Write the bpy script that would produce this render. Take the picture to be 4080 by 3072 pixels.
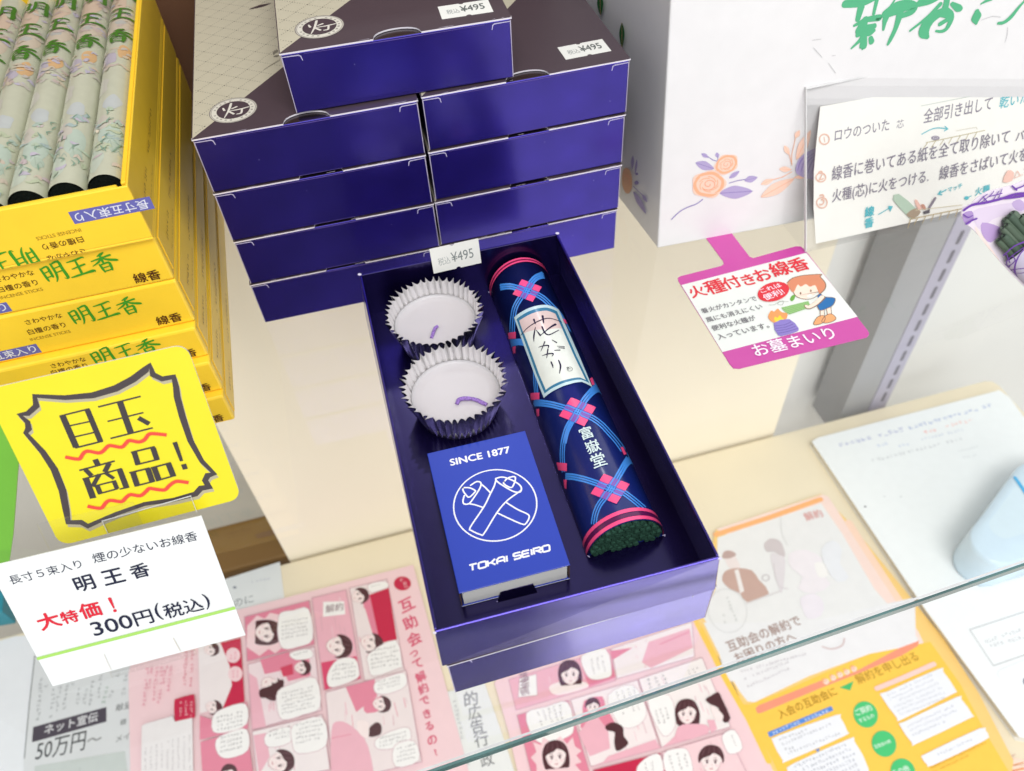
import bpy, bmesh, math, random
from mathutils import Vector, Matrix
random.seed(7)
S = bpy.context.scene
COL = S.collection
for o in list(bpy.data.objects):
    bpy.data.objects.remove(o)

# ------------------------------------------------------------------ camera
FPX = 3176.0                                   # focal length in photo pixels (4080 wide)
CAM = Vector((0.00777537, -0.11124099, 0.29985356))
RV = Vector((0.710442483, -0.04746449, -0.2735013))
RM = Matrix.Rotation(RV.length, 3, RV.normalized())
cam = bpy.data.cameras.new('camera')
cam.sensor_width = 36.0
cam.lens = FPX / 4080 * 36.0
cam.clip_start = 0.01
cam.clip_end = 60
cam.dof.use_dof = True
cam.dof.focus_distance = 0.335
cam.dof.aperture_fstop = 15.0
co = bpy.data.objects.new('camera', cam)
co.matrix_world = Matrix.Translation(CAM) @ RM.to_4x4()
COL.objects.link(co)
S.camera = co
S.cycles.caustics_reflective = False
S.cycles.caustics_refractive = False

# ------------------------------------------------------------------ light
S.view_settings.view_transform = 'Standard'
S.view_settings.look = 'None'
S.view_settings.exposure = -0.04
S.view_settings.gamma = 1.0
w = bpy.data.worlds.new('World')
S.world = w
w.use_nodes = True
nt = w.node_tree
bg = nt.nodes['Background']
tc = nt.nodes.new('ShaderNodeTexCoord')
sep = nt.nodes.new('ShaderNodeSeparateXYZ')
rmp = nt.nodes.new('ShaderNodeValToRGB')
mp = nt.nodes.new('ShaderNodeMapRange')
mp.inputs['From Min'].default_value = -1
nt.links.new(tc.outputs['Generated'], sep.inputs[0])
nt.links.new(sep.outputs['Z'], mp.inputs['Value'])
nt.links.new(mp.outputs[0], rmp.inputs[0])
rmp.color_ramp.elements[0].position = 0.35
rmp.color_ramp.elements[0].color = (0.50, 0.49, 0.47, 1)
rmp.color_ramp.elements[1].position = 0.75
rmp.color_ramp.elements[1].color = (0.80, 0.82, 0.85, 1)
nt.links.new(rmp.outputs[0], bg.inputs['Color'])
bg.inputs['Strength'].default_value = 0.95

def lamp(name, loc, target, sx, sy, power, col=(1, 1, 1)):
    l = bpy.data.lights.new(name, 'AREA')
    l.shape = 'RECTANGLE'
    l.size, l.size_y, l.energy, l.color = sx, sy, power, col
    o = bpy.data.objects.new(name, l)
    o.location = loc
    d = Vector(target) - Vector(loc)
    o.rotation_euler = d.to_track_quat('-Z', 'Y').to_euler()
    COL.objects.link(o)
lamp('ceiling_light', (0.10, -1.45, 2.6), (0.1, 0.1, -0.1), 2.4, 1.3, 76, (1, 0.985, 0.96))
lamp('window_light', (0.9, -3.6, 0.9), (0.1, 0.2, -0.1), 3.0, 2.0, 36, (1, 0.99, 0.98))
lamp('tray_sheen_light', (0.47, -0.212, -0.50), (0.47, 0.0, 0.03), 0.70, 0.03, 0.33, (1, 0.98, 0.98))  # added, unseen strip lamp for the bright band on the tray front
lamp('spot_light', (0.150, 1.44, 1.5), (0.05, 0.12, 0.04), 0.045, 0.045, 1.0)
lamp('spot_light', (0.20, 1.44, 1.5), (0.05, 0.12, 0.04), 0.02, 0.045, 0.5)

# ------------------------------------------------------------------ helpers: pixels, colours, geometry
VIEWS = dict(z1=(0, 0, 2.1686), z2=(700, 0, 2.1686), z3=(1700, 0, 2.1686), z5=(3220, 0, 2.3795), a1=(0, 700, 2.1686), a2=(0, 1340, 2.1686),
             a3=(0, 2000, 2.1686), a4=(1400, 900, 2.1686), a5=(1900, 1000, 2.1686), b1=(1600, 1650, 2.0775), b2=(2100, 1600, 2.571),
             b3=(1600, 2200, 1.6265), b4=(2600, 900, 2.4578), b5=(3200, 450, 2.3795), c1=(3060, 1400, 2.1686), c2=(2700, 1950, 2.1686),
             c3=(2700, 2404, 2.4854), c4=(3300, 2404, 2.4936), c5=(1780, 2504, 2.212), c6=(900, 2204, 1.9196), c7=(0, 2504, 2.1686),
             d1=(740, 0, 2.976), e2=(2340, 480, 2.212), e5=(800, 1500, 1.96), src=(0, 0, 1))

def s2l(c):
    c /= 255.0
    return c / 12.92 if c <= 0.04045 else ((c + 0.055) / 1.055) ** 2.4
def K(r, g, b, k=0.86):
    return (s2l(r) * k, s2l(g) * k, s2l(b) * k)
def view(z, x, y):
    ox, oy, s = VIEWS[z]
    return ox + x / s, oy + y / s
def ray(z, x, y):
    px, py = view(z, x, y)
    return RM @ Vector(((px - 2040) / FPX, -(py - 1536) / FPX, -1.0))
def at_z(z, x, y, h):
    d = ray(z, x, y)
    return CAM + d * ((h - CAM.z) / d.z)

class Frame:
    """a flat surface: origin, two in-plane axes, normal"""
    def __init__(s, O, U, V):
        s.O = Vector(O); s.U = Vector(U).normalized()
        V = Vector(V); s.V = (V - s.U * V.dot(s.U)).normalized()
        s.N = s.U.cross(s.V)
    def P(s, u, v, h=0.0):
        return s.O + s.U * u + s.V * v + s.N * h
    def px(s, z, x, y):
        d = ray(z, x, y)
        p = CAM + d * ((s.O - CAM).dot(s.N) / d.dot(s.N)) - s.O
        return (p.dot(s.U), p.dot(s.V))
    step = None

class Arch:
    """a half-elliptic roll surface along V; u runs over the arch from left (0) to right (S)"""
    def __init__(s, O, U, V, hw, hh, length, full=False):
        s.F = Frame(O, U, V); s.hw, s.hh, s.L = hw, hh, length
        s.S = math.pi * math.sqrt((hw * hw + hh * hh) / 2)
        s.step = s.S / 96
    def P(s, u, v, h=0.0):
        t = math.pi * (1 - u / s.S)
        return s.F.P((s.hw + h) * math.cos(t), v, (s.hh + h) * math.sin(t))
    def px(s, z, x, y):
        d = ray(z, x, y); F = s.F
        o = CAM - F.O
        ox, oz, dx, dz = o.dot(F.U) / s.hw, o.dot(F.N) / s.hh, d.dot(F.U) / s.hw, d.dot(F.N) / s.hh
        a, b, c = dx * dx + dz * dz, 2 * (ox * dx + oz * dz), ox * ox + oz * oz - 1
        q = b * b - 4 * a * c
        t = (-b - math.sqrt(q)) / (2 * a) if q > 0 else -b / (2 * a)
        p = o + d * t
        th = math.atan2(max(p.dot(F.N) / s.hh, 0.0), p.dot(F.U) / s.hw)
        return ((1 - th / math.pi) * s.S, p.dot(F.V))

class Geo:
    def __init__(s):
        s.v, s.f, s.c = [], [], []
    def face(s, pts, col):
        n = len(s.v)
        s.v += [tuple(p) for p in pts]
        s.f.append(tuple(range(n, n + len(pts)))); s.c.append(col)
    def add(s, verts, faces, col):
        n = len(s.v)
        s.v += [tuple(p) for p in verts]
        s.f += [tuple(n + i for i in f) for f in faces]
        s.c += [col] * len(faces)
    def box(s, P, u0, u1, v0, v1, h0, h1, col, top=None, rim=None):
        """a box in a frame P(u,v,h); top: colour of the +h face, rim: colour of the four sides"""
        q = [P(u, v, h) for h in (h0, h1) for (u, v) in ((u0, v0), (u1, v0), (u1, v1), (u0, v1))]
        n = len(s.v); s.v += [tuple(p) for p in q]
        fs = [(3, 2, 1, 0), (4, 5, 6, 7), (0, 1, 5, 4), (1, 2, 6, 5), (2, 3, 7, 6), (3, 0, 4, 7)]
        s.f += [tuple(n + i for i in f) for f in fs]
        s.c += [col, top or col] + [rim or col] * 4
    def prism(s, P, pts, h0, h1, col, rim=None):
        """an outline in a frame given a thickness"""
        n = len(pts); b = len(s.v)
        a = sum(pts[i][0] * pts[(i + 1) % n][1] - pts[(i + 1) % n][0] * pts[i][1] for i in range(n))
        if a < 0: pts = pts[::-1]
        s.v += [tuple(P(u, v, h0)) for u, v in pts] + [tuple(P(u, v, h1)) for u, v in pts]
        s.f.append(tuple(b + n + i for i in range(n))); s.c.append(col)
        s.f.append(tuple(b + n - 1 - i for i in range(n))); s.c.append(col)
        for i in range(n):
            j = (i + 1) % n
            s.f.append((b + i, b + j, b + n + j, b + n + i)); s.c.append(rim or col)
    def build(s, name, mat, parent=None, bevel=0, smooth=False, weld=False):
        me = bpy.data.meshes.new(name)
        me.from_pydata(s.v, [], s.f)
        a = me.attributes.new('Col', 'FLOAT_COLOR', 'CORNER')
        dat = []
        for f, c in zip(s.f, s.c):
            dat += [c[0], c[1], c[2], 1.0] * len(f)
        a.data.foreach_set('color', dat)
        me.materials.append(mat)
        if weld:
            bm = bmesh.new(); bm.from_mesh(me)
            bmesh.ops.remove_doubles(bm, verts=bm.verts, dist=1e-6)
            bm.to_mesh(me); bm.free()
        if smooth:
            me.polygons.foreach_set('use_smooth', [True] * len(me.polygons))
        o = bpy.data.objects.new(name, me)
        COL.objects.link(o)
        if parent is not None:
            o.parent = parent
            o.matrix_parent_inverse = Matrix.Translation(-parent.location)
        if bevel:
            b = o.modifiers.new('bevel', 'BEVEL'); b.width = bevel; b.segments = 2; b.limit_method = 'ANGLE'; b.angle_limit = 0.6
        return o

def thing(name, label, cat, loc=(0, 0, 0), group=None):
    o = bpy.data.objects.new(name, None)
    o.location = loc; o.empty_display_size = 0.01
    COL.objects.link(o)
    o['label'] = label; o['category'] = cat
    if group: o['group'] = group
    return o
def tag(o, label, cat, group=None):
    o['label'] = label; o['category'] = cat
    if group: o['group'] = group
    return o

# ------------------------------------------------------------------ drawing on surfaces (ink with real thickness of microns)
def spline(pts, n=6, closed=False):
    """Catmull-Rom through points of any dimension"""
    m = len(pts)
    if m < 3: return [tuple(p) for p in pts]
    out = []
    rng = range(m if closed else m - 1)
    for i in rng:
        p1, p2 = pts[i], pts[(i + 1) % m]
        p0 = pts[i - 1] if (i > 0 or closed) else p1
        p3 = pts[(i + 2) % m] if (i + 2 < m or closed) else p2
        for k in range(n):
            t = k / n
            out.append(tuple(0.5 * (2 * b + (c - a) * t + (2 * a - 5 * b + 4 * c - d) * t * t + (3 * b - a - 3 * c + d) * t ** 3) for a, b, c, d in zip(p0, p1, p2, p3)))
    if not closed: out.append(tuple(pts[-1]))
    return out

_txt = {}
def glyphs(s):
    key = s
    if key not in _txt:
        c = bpy.data.curves.new('t', 'FONT'); c.body = s; c.resolution_u = 3; c.fill_mode = 'FRONT'
        o = bpy.data.objects.new('t', c); COL.objects.link(o)
        dg = bpy.context.evaluated_depsgraph_get()
        m = o.evaluated_get(dg).to_mesh()
        vs = [(v.co.x, v.co.y) for v in m.vertices]; fs = [tuple(p.vertices) for p in m.polygons]
        o.evaluated_get(dg).to_mesh_clear()
        bpy.data.objects.remove(o); bpy.data.curves.remove(c)
        _txt[key] = (vs, fs)
    return _txt[key]

class Ink:
    def __init__(s, surf, h0=3e-5, dh=6e-6):
        s.s, s.h, s.dh, s.g, s.z, s.clip = surf, h0, dh, Geo(), None, None
    def uv(s, p):
        return s.s.px(s.z, p[0], p[1]) if s.z else (p[0], p[1])
    def wid(s, p, w):
        if not s.z: return w
        a, b, c = s.uv(p), s.uv((p[0] + 1, p[1])), s.uv((p[0], p[1] + 1))
        return w * 0.5 * (math.dist(a, b) + math.dist(a, c))
    def put(s, vs, fs, col):
        s.h += s.dh
        if s.clip is not None and vs and min(v[1] for v in vs) < s.clip:
            if max(v[1] for v in vs) <= s.clip: return
            bm = bmesh.new(); bv = [bm.verts.new((x, y, 0)) for x, y in vs]
            for f in fs:
                try: bm.faces.new([bv[i] for i in f])
                except ValueError: pass
            bmesh.ops.bisect_plane(bm, geom=bm.verts[:] + bm.edges[:] + bm.faces[:], plane_co=(0, s.clip, 0), plane_no=(0, 1, 0), dist=1e-7, clear_inner=True)
            bm.verts.index_update()
            vs = [(v.co.x, v.co.y) for v in bm.verts]; fs = [tuple(v.index for v in f.verts) for f in bm.faces]
            bm.free()
        if s.s.step:
            bm = bmesh.new()
            bv = [bm.verts.new((x, y, 0)) for x, y in vs]
            for f in fs:
                try: bm.faces.new([bv[i] for i in f])
                except ValueError: pass
            if vs:
                u0, u1 = min(v[0] for v in vs), max(v[0] for v in vs)
                k = math.ceil(u0 / s.s.step)
                while k * s.s.step < u1:
                    bmesh.ops.bisect_plane(bm, geom=bm.verts[:] + bm.edges[:] + bm.faces[:], plane_co=(k * s.s.step, 0, 0), plane_no=(1, 0, 0), dist=1e-7)
                    k += 1
            bm.verts.index_update()
            vs = [(v.co.x, v.co.y) for v in bm.verts]; fs = [tuple(v.index for v in f.verts) for f in bm.faces]
            bm.free()
        s.g.add([s.s.P(x, y, s.h) for x, y in vs], fs, col)
    def fill(s, pts, col, smooth=0):
        if smooth: pts = spline(pts, smooth, True)
        q = [s.uv(p) for p in pts]
        a = sum(q[i][0] * q[(i + 1) % len(q)][1] - q[(i + 1) % len(q)][0] * q[i][1] for i in range(len(q)))
        if a < 0: q = q[::-1]
        s.put(q, [tuple(range(len(q)))], col)
    def brush(s, pts, col, w=None, smooth=0, closed=False, cap=True):
        """a stroke; points (x, y, width) or (x, y) with w"""
        pts = [p if len(p) == 3 else (p[0], p[1], w) for p in pts]
        if smooth: pts = spline(pts, smooth, closed)
        ws = [s.wid(p, p[2]) * 0.5 for p in pts]
        q = [Vector(s.uv(p)) for p in pts]
        n = len(q)
        vs, fs = [], []
        for i in range(n):
            a = q[i - 1] if (i > 0 or closed) else q[i]
            b = q[(i + 1) % n] if (i + 1 < n or closed) else q[i]
            d1 = (q[i] - a); d2 = (b - q[i])
            d1 = d1.normalized() if d1.length > 1e-9 else d2.normalized()
            d2 = d2.normalized() if d2.length > 1e-9 else d1
            d = d1 + d2
            d = d.normalized() if d.length > 1e-6 else d1
            m = 1 / max(0.55, d.dot(d1))
            nn = Vector((-d.y, d.x)) * ws[i] * m
            vs += [tuple(q[i] + nn), tuple(q[i] - nn)]
        for i in range(n if closed else n - 1):
            j = (i + 1) % n
            fs.append((2 * i, 2 * i + 1, 2 * j + 1, 2 * j))
        if cap and not closed and n > 1:
            for i, j in ((0, 1), (n - 1, n - 2)):
                d = (q[i] - q[j]).normalized() * ws[i]
                nn = Vector((-d.y, d.x))
                b = len(vs)
                arc = [tuple(q[i] + nn * math.cos(a) + d * math.sin(a)) for a in (0.6, 1.2, 1.94, 2.54)]
                vs += arc
                if i == 0: fs.append((0, b + 3, b + 2, b + 1, b, 1))
                else: fs.append((2 * i, 2 * i + 1, b + 3, b + 2, b + 1, b))
        s.put(vs, fs, col)
    def disc(s, c, rx, ry, col, rot=0, n=28):
        ca, sa = math.cos(rot), math.sin(rot)
        s.fill([(c[0] + rx * math.cos(t) * ca - ry * math.sin(t) * sa, c[1] + rx * math.cos(t) * sa + ry * math.sin(t) * ca) for t in (2 * math.pi * i / n for i in range(n))], col)
    def ring(s, c, rx, ry, w, col, rot=0, n=40):
        ca, sa = math.cos(rot), math.sin(rot)
        s.brush([(c[0] + rx * math.cos(t) * ca - ry * math.sin(t) * sa, c[1] + rx * math.cos(t) * sa + ry * math.sin(t) * ca) for t in (2 * math.pi * i / n for i in range(n))], col, w, closed=True)
    def text(s, t, A, B, col, bold=0.0, hs=1.0, slant=0.0):
        """one line of writing from A to B (its baseline)"""
        vs, fs = glyphs(t)
        if not vs: return
        A, B = Vector(s.uv(A)), Vector(s.uv(B))
        x0, x1 = min(v[0] for v in vs), max(v[0] for v in vs)
        y0 = min(v[1] for v in vs)
        k = (B - A).length / (x1 - x0)
        U = (B - A).normalized(); V = Vector((-U.y, U.x))
        for dx, dy in (((0, 0),) if not bold else ((0, 0), (bold, 0), (-bold, 0), (0, bold), (0, -bold))):
            s.put([tuple(A + U * ((x + dx - x0 + slant * (y - y0)) * k) + V * ((y + dy - y0) * k * hs)) for x, y in vs], fs, col)
    def glyph(s, ch, c, size, rot, col, bold=0.0):
        """one sign of a given size centred at c; rot in radians (anticlockwise in the surface)"""
        sz = s.wid(c, size); c = Vector(s.uv(c))
        vs, fs = glyphs(ch)
        mx = (min(v[0] for v in vs) + max(v[0] for v in vs)) / 2; my = (min(v[1] for v in vs) + max(v[1] for v in vs)) / 2
        U = Vector((math.cos(rot), math.sin(rot))); V = Vector((-U.y, U.x))
        for dx, dy in (((0, 0),) if not bold else ((0, 0), (bold, 0), (-bold, 0), (0, bold), (0, -bold))):
            s.put([tuple(c + U * ((x - mx + dx) * sz) + V * ((y - my + dy) * sz)) for x, y in vs], fs, col)
    def column(s, t, A, B, size, col, bold=0.0):
        """vertical writing from A down to B; size in the current units"""
        sz = s.wid(A, size)
        A, B = Vector(s.uv(A)), Vector(s.uv(B))
        D = (B - A).normalized(); R = Vector((-D.y, D.x))
        n = len(t)
        for i, ch in enumerate(t):
            vs, fs = glyphs(ch)
            if not vs: continue
            c = A + (B - A) * ((i + 0.5) / n)
            for dx, dy in (((0, 0),) if not bold else ((0, 0), (bold, 0), (-bold, 0), (0, bold), (0, -bold))):
                s.put([tuple(c + R * ((x + dx - 0.5) * sz) - D * ((y + dy - 0.38) * sz)) for x, y in vs], fs, col)
    def chars(s, strokes, A, B, hs, col):
        """hand-brushed characters: unit-square strokes (x, y up, width) laid from A to B"""
        A, B = Vector(s.uv(A)), Vector(s.uv(B))
        n = len(strokes); L = (B - A).length / n
        U = (B - A).normalized(); V = Vector((-U.y, U.x)); z, s.z = s.z, None
        for i, ch in enumerate(strokes):
            for st in ch:
                s.brush([tuple(A + U * ((i + p[0]) * L) + V * (p[1] * L * hs)) + (p[2] * L,) for p in st], col, smooth=3)
        s.z = z
    def micro(s, A, B, h, col, gap=0.3):
        """a line of print too small to read in the photo: broken marks of its size"""
        h = s.wid(A, h)
        A, B = Vector(s.uv(A)), Vector(s.uv(B))
        L = (B - A).length; U = (B - A) / L; V = Vector((-U.y, U.x))
        x = 0; vs, fs = [], []
        while x < L - h * 0.5:
            if random.random() > 0.07:
                for _ in range(random.choice((2, 3, 3))):
                    if random.random() < 0.55:
                        a, b, c, d = random.uniform(0, .15), random.uniform(.65, .9), random.uniform(0, .8), 0.13
                    else:
                        a, c = random.uniform(.05, .7), random.uniform(0, .2)
                        b, d = a + .15, random.uniform(.5, .8)
                    n = len(vs)
                    vs += [tuple(A + U * (x + p * h) + V * (q * h)) for p, q in ((a, c), (b, c), (b, c + d), (a, c + d))]
                    fs.append((n, n + 1, n + 2, n + 3))
            x += h * (1 + gap * random.uniform(0, 0.5))
        zz = s.s.step
        # marks of one line may cross each other: lift each a little
        for i, f in enumerate(fs):
            s.g.add([s.s.P(*vs[j], s.h + 2e-7 * (i % 23) + 2e-6) for j in f], [(0, 1, 2, 3)], col)
        s.h += s.dh * 1.5
    def build(s, name, mat, parent=None):
        return s.g.build(name, mat, parent)

# ------------------------------------------------------------------ materials
def M(name, rough=0.5, coat=0.0, coat_rough=0.1, spec=0.5, metal=0.0, var=0.05, scale=90.0, bump=0.0, bscale=400.0, sss=0.0, col=None, sheen=0.0, aniso=0.0):
    m = bpy.data.materials.new(name); m.use_nodes = True
    n, l = m.node_tree.nodes, m.node_tree.links
    b = n['Principled BSDF']
    t = n.new('ShaderNodeTexCoord')
    ns = n.new('ShaderNodeTexNoise'); ns.inputs['Scale'].default_value = scale; ns.inputs['Detail'].default_value = 5
    l.new(t.outputs['Object'], ns.inputs['Vector'])
    r = n.new('ShaderNodeMapRange'); r.inputs['From Min'].default_value = 0.25; r.inputs['From Max'].default_value = 0.75
    r.inputs['To Min'].default_value = 1 - var; r.inputs['To Max'].default_value = 1 + var
    l.new(ns.outputs['Fac'], r.inputs['Value'])
    mx = n.new('ShaderNodeMix'); mx.data_type = 'RGBA'; mx.blend_type = 'MULTIPLY'; mx.inputs[0].default_value = 1
    if col is None:
        a = n.new('ShaderNodeAttribute'); a.attribute_name = 'Col'
        l.new(a.outputs['Color'], mx.inputs[6])
    else:
        mx.inputs[6].default_value = (*col, 1)
    l.new(r.outputs[0], mx.inputs[7])
    l.new(mx.outputs[2], b.inputs['Base Color'])
    b.inputs['Roughness'].default_value = rough
    b.inputs['Specular IOR Level'].default_value = spec
    b.inputs['Metallic'].default_value = metal
    b.inputs['Coat Weight'].default_value = coat
    b.inputs['Coat Roughness'].default_value = coat_rough
    if sss:
        b.inputs['Subsurface Weight'].default_value = sss
        b.inputs['Subsurface Radius'].default_value = (1, 0.9, 0.85)
        b.inputs['Subsurface Scale'].default_value = 0.004
    if bump:
        n2 = n.new('ShaderNodeTexNoise'); n2.inputs['Scale'].default_value = bscale; n2.inputs['Detail'].default_value = 4
        l.new(t.outputs['Object'], n2.inputs['Vector'])
        bp = n.new('ShaderNodeBump'); bp.inputs['Strength'].default_value = bump; bp.inputs['Distance'].default_value = 0.0008
        l.new(n2.outputs['Fac'], bp.inputs['Height'])
        l.new(bp.outputs[0], b.inputs['Normal'])
        if coat: l.new(bp.outputs[0], b.inputs['Coat Normal'])
    return m
def clear(name, tint=(1, 1, 1), rough=0.02, refl=1.0, base=0.045):
    """thin clear glass or acrylic: lets light through and mirrors a little of the room"""
    m = bpy.data.materials.new(name); m.use_nodes = True
    n, l = m.node_tree.nodes, m.node_tree.links
    n.remove(n['Principled BSDF'])
    out = n['Material Output']
    tr = n.new('ShaderNodeBsdfTransparent'); tr.inputs[0].default_value = (*tint, 1)
    gl = n.new('ShaderNodeBsdfGlossy'); gl.inputs['Roughness'].default_value = rough
    lw = n.new('ShaderNodeLayerWeight'); lw.inputs['Blend'].default_value = 0.5
    fr = n.new('ShaderNodeMath'); fr.operation = 'POWER'; fr.inputs[1].default_value = 5.0
    l.new(lw.outputs['Facing'], fr.inputs[0])
    mu = n.new('ShaderNodeMath'); mu.operation = 'MULTIPLY_ADD'; mu.inputs[1].default_value = 0.95 * refl; mu.inputs[2].default_value = base
    mi = n.new('ShaderNodeMixShader')
    l.new(fr.outputs[0], mu.inputs[0]); l.new(mu.outputs[0], mi.inputs[0])
    l.new(tr.outputs[0], mi.inputs[1]); l.new(gl.outputs[0], mi.inputs[2]); l.new(mi.outputs[0], out.inputs[0])
    return m

m_paper = M('paper', rough=0.55, spec=0.3, var=0.015, bump=0.05, bscale=900)
m_gloss = M('glossy_print', rough=0.35, coat=0.35, coat_rough=0.12, spec=0.4, var=0.02)
m_purple = M('purple_pearl_card', rough=0.27, metal=0.86, coat=0.55, coat_rough=0.16, spec=0.5, var=0.18, scale=45, bump=0.10, bscale=38)
m_lid = M('printed_lid', rough=0.45, coat=0.35, coat_rough=0.3, spec=0.4, var=0.03, scale=300, bump=0.05, bscale=1500)
m_yellow = M('yellow_carton', rough=0.38, coat=0.35, coat_rough=0.22, var=0.03, bump=0.10, bscale=60)
m_ink = M('ink', rough=0.5, spec=0.3, var=0.02)
m_wall = M('painted_panel', rough=0.5, spec=0.3, var=0.02, scale=6)
m_board = M('board', rough=0.55, spec=0.3, var=0.03, scale=12)
m_foil = M('foil', rough=0.20, metal=1.0, col=(0.58, 0.58, 0.60), var=0.03, bump=0.15, bscale=500)
m_foil_in = M('foil_inside', rough=0.30, metal=0.85, col=(0.90, 0.89, 0.89), var=0.03, bump=0.1, bscale=500)
m_wax = M('wax', rough=0.30, spec=0.25, col=(0.62, 0.585, 0.60), var=0.02, sss=0.4, bump=0.02, bscale=60)
m_wick = M('purple_wick', rough=0.7, col=(0.30, 0.17, 0.52), var=0.6, scale=1600, bump=0.5, bscale=1800)
m_wrap = M('wrapper_film', rough=0.30, coat=0.6, coat_rough=0.18, var=0.04, scale=200, bump=0.04, bscale=300)
m_stick = M('incense', rough=0.9, spec=0.1, col=(0.026, 0.075, 0.052), var=0.5, scale=900, bump=0.6, bscale=1500)
m_end = M('stick_end', rough=0.9, spec=0.1, col=(0.006, 0.009, 0.008), var=0.5, scale=900, bump=0.6, bscale=1500)
m_striker = M('striker', rough=0.8, col=(0.10, 0.055, 0.05), var=0.3, scale=1500)
m_metal = M('rail_metal', rough=0.35, metal=0.0, var=0.03, scale=20)
m_glass = clear('shelf_glass', (0.985, 0.995, 0.99), 0.015, 1.0, 0.04)
m_edge = M('glass_edge', rough=0.12, col=(0.075, 0.16, 0.155), var=0.45, scale=25, coat=0.6, coat_rough=0.05, bump=0.3, bscale=60)  # uneven tone painted in as glints along the edge
m_acryl = clear('acrylic', (0.992, 0.992, 0.992), 0.03, 0.8, 0.035)
m_acryl_edge = M('acrylic_edge', rough=0.2, col=(0.62, 0.62, 0.62), var=0.1)
m_soft = M('soft_plastic', rough=0.3, coat=0.4, coat_rough=0.2, var=0.02)

# ------------------------------------------------------------------ the setting: glass shelf, cream panel, board below
H, BW, BL = 0.02849, 0.100, 0.1797           # purple box: height, width, length
ZB = -0.53                                    # board under the glass
YW = 0.407                                    # back panel

WHITE = K(250, 250, 250, .84)
g = Geo(); F = Frame((0, 0, ZB), (1, 0, 0), (0, 1, 0))
g.prism(F.P, [(-0.80, -0.11), (0.7707, -0.11), (0.7707, 0.390), (0.767, 0.399), (0.758, 0.4025), (-0.80, 0.4025)], -0.03, 0, K(242, 230, 202, .90))
o = g.build('display_board', m_board, bevel=0.002)
o['kind'] = 'structure'
g = Geo(); F = Frame((0, 0, -1.1), (1, 0, 0), (0, 1, 0))
g.box(F.P, -3, 3, -3, 3, -0.02, 0, K(226, 222, 216, .92))
o = g.build('floor', m_board); o['kind'] = 'structure'
g = Geo(); g.box(F.P, -1.6, 0.14, -2.6, -0.30, 0.001, 0.006, K(26, 24, 30, .8))  # added, unseen dark slab for the left box fronts to mirror
o = g.build('dark_reflection_slab', m_board); o['kind'] = 'structure'
# recessed back wall behind the cream panel
g = Geo(); F = Frame((0, 0.60, 0), (1, 0, 0), (0, 0, 1))
g.box(F.P, -2.2, 2.2, -1.1, -0.02, -0.02, 0, K(226, 222, 212, .8))
g.box(F.P, -0.75, -0.14, -0.30, -0.02, 0.001, 0.004, K(84, 76, 66, .8))
o = g.build('back_wall', m_wall); o['kind'] = 'structure'
g = Geo(); F = Frame((0, YW, 0), (1, 0, 0), (0, 0, 1))
g.box(F.P, -0.166, 0.4565, ZB - 0.04, -0.012, -0.012, 0, K(252, 243, 222, .94))
o = g.build('cream_panel', m_wall, bevel=0.002); tag(o, 'cream upright panel closing the space under the glass shelf', 'panel')
g = Geo()
g.box(F.P, 0.40, 0.62, -1.09, -0.012, -0.085, -0.070, K(248, 248, 246, .94))
o = g.build('white_backboard', m_wall, bevel=0.002); tag(o, 'narrow white upright panel between the cream panel and the grey strip', 'panel')
g = Geo()
g.box(F.P, 0.6225, 1.9, -1.09, -0.012, -0.075, -0.060, K(240, 240, 236, .92))
o = g.build('white_backboard', m_wall, bevel=0.002); tag(o, 'wide white upright panel to the right of the slotted rail', 'panel')
rail = thing('shelf_rail', 'grey slotted metal shelf rail standing between two white panels', 'shelf rail', (0.59, YW, ZB))
g = Geo()
g.box(F.P, 0.5540, 0.5945, ZB - 0.05, -0.012, -0.058, -0.0045, K(172, 172, 174, .88))
g.build('groove', m_metal, rail)
g = Geo()
g.box(F.P, 0.595, 0.6205, ZB - 0.05, -0.012, -0.014, -0.0035, K(190, 186, 204, .86))
g.build('channel', m_metal, rail, bevel=0.001)
ik = Ink(F, -0.0034)
zz = ZB + 0.004
while zz < -0.02:
    ik.brush([(0.610, zz, .005), (0.610, zz + .014, .005)], K(126, 122, 132))
    zz += 0.0262
ik.build('slot', m_ink, rail)
g = Geo(); F = Frame((0, 0.50, ZB), (1, 0, 0), (0, 1, 0))
g.box(F.P, -0.30, -0.10, -0.085, -0.02, -0.03, -0.004, K(138, 104, 56, .8))
o = g.build('wooden_ledge', m_board, bevel=0.003); tag(o, 'brown wooden ledge seen through the gap beside the cream panel', 'ledge')

g = Geo(); F = Frame((0, 0.415, 0), (1, 0, 0), (0, 0, 1))
g.prism(F.P, [(-0.60, .002), (0.50, .002), (0.50, .34), (-0.01, .34), (-0.01, .95), (-0.60, .95)], -0.014, 0, K(112, 78, 56, .7))  # tall left part added out of view to dim what the glass mirrors
o = g.build('wooden_backboard', m_board, bevel=.002); tag(o, 'brown wooden backboard behind the piles, seen between the yellow and purple boxes', 'backboard')
shelf = thing('glass_shelf', 'clear glass shelf with a green front edge carrying all the boxes', 'glass shelf', (0.1, 0.19, 0))
Fz = Frame((0, 0, 0), (1, 0, 0), (0, 1, 0))
e0, e1 = at_z('src', 1780, 3040, 0), at_z('src', 4080, 2240, 0)
ex = [-0.75, 0.9]; sl = (e1.y - e0.y) / (e1.x - e0.x); ey = [e0.y + sl * (x - e0.x) for x in ex]
g = Geo()
g.face([Fz.P(ex[0], ey[0]), Fz.P(ex[1], ey[1]), Fz.P(0.9, 0.398), Fz.P(-0.75, 0.398)], WHITE)
g.build('pane', m_glass, shelf)
g = Geo()
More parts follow.
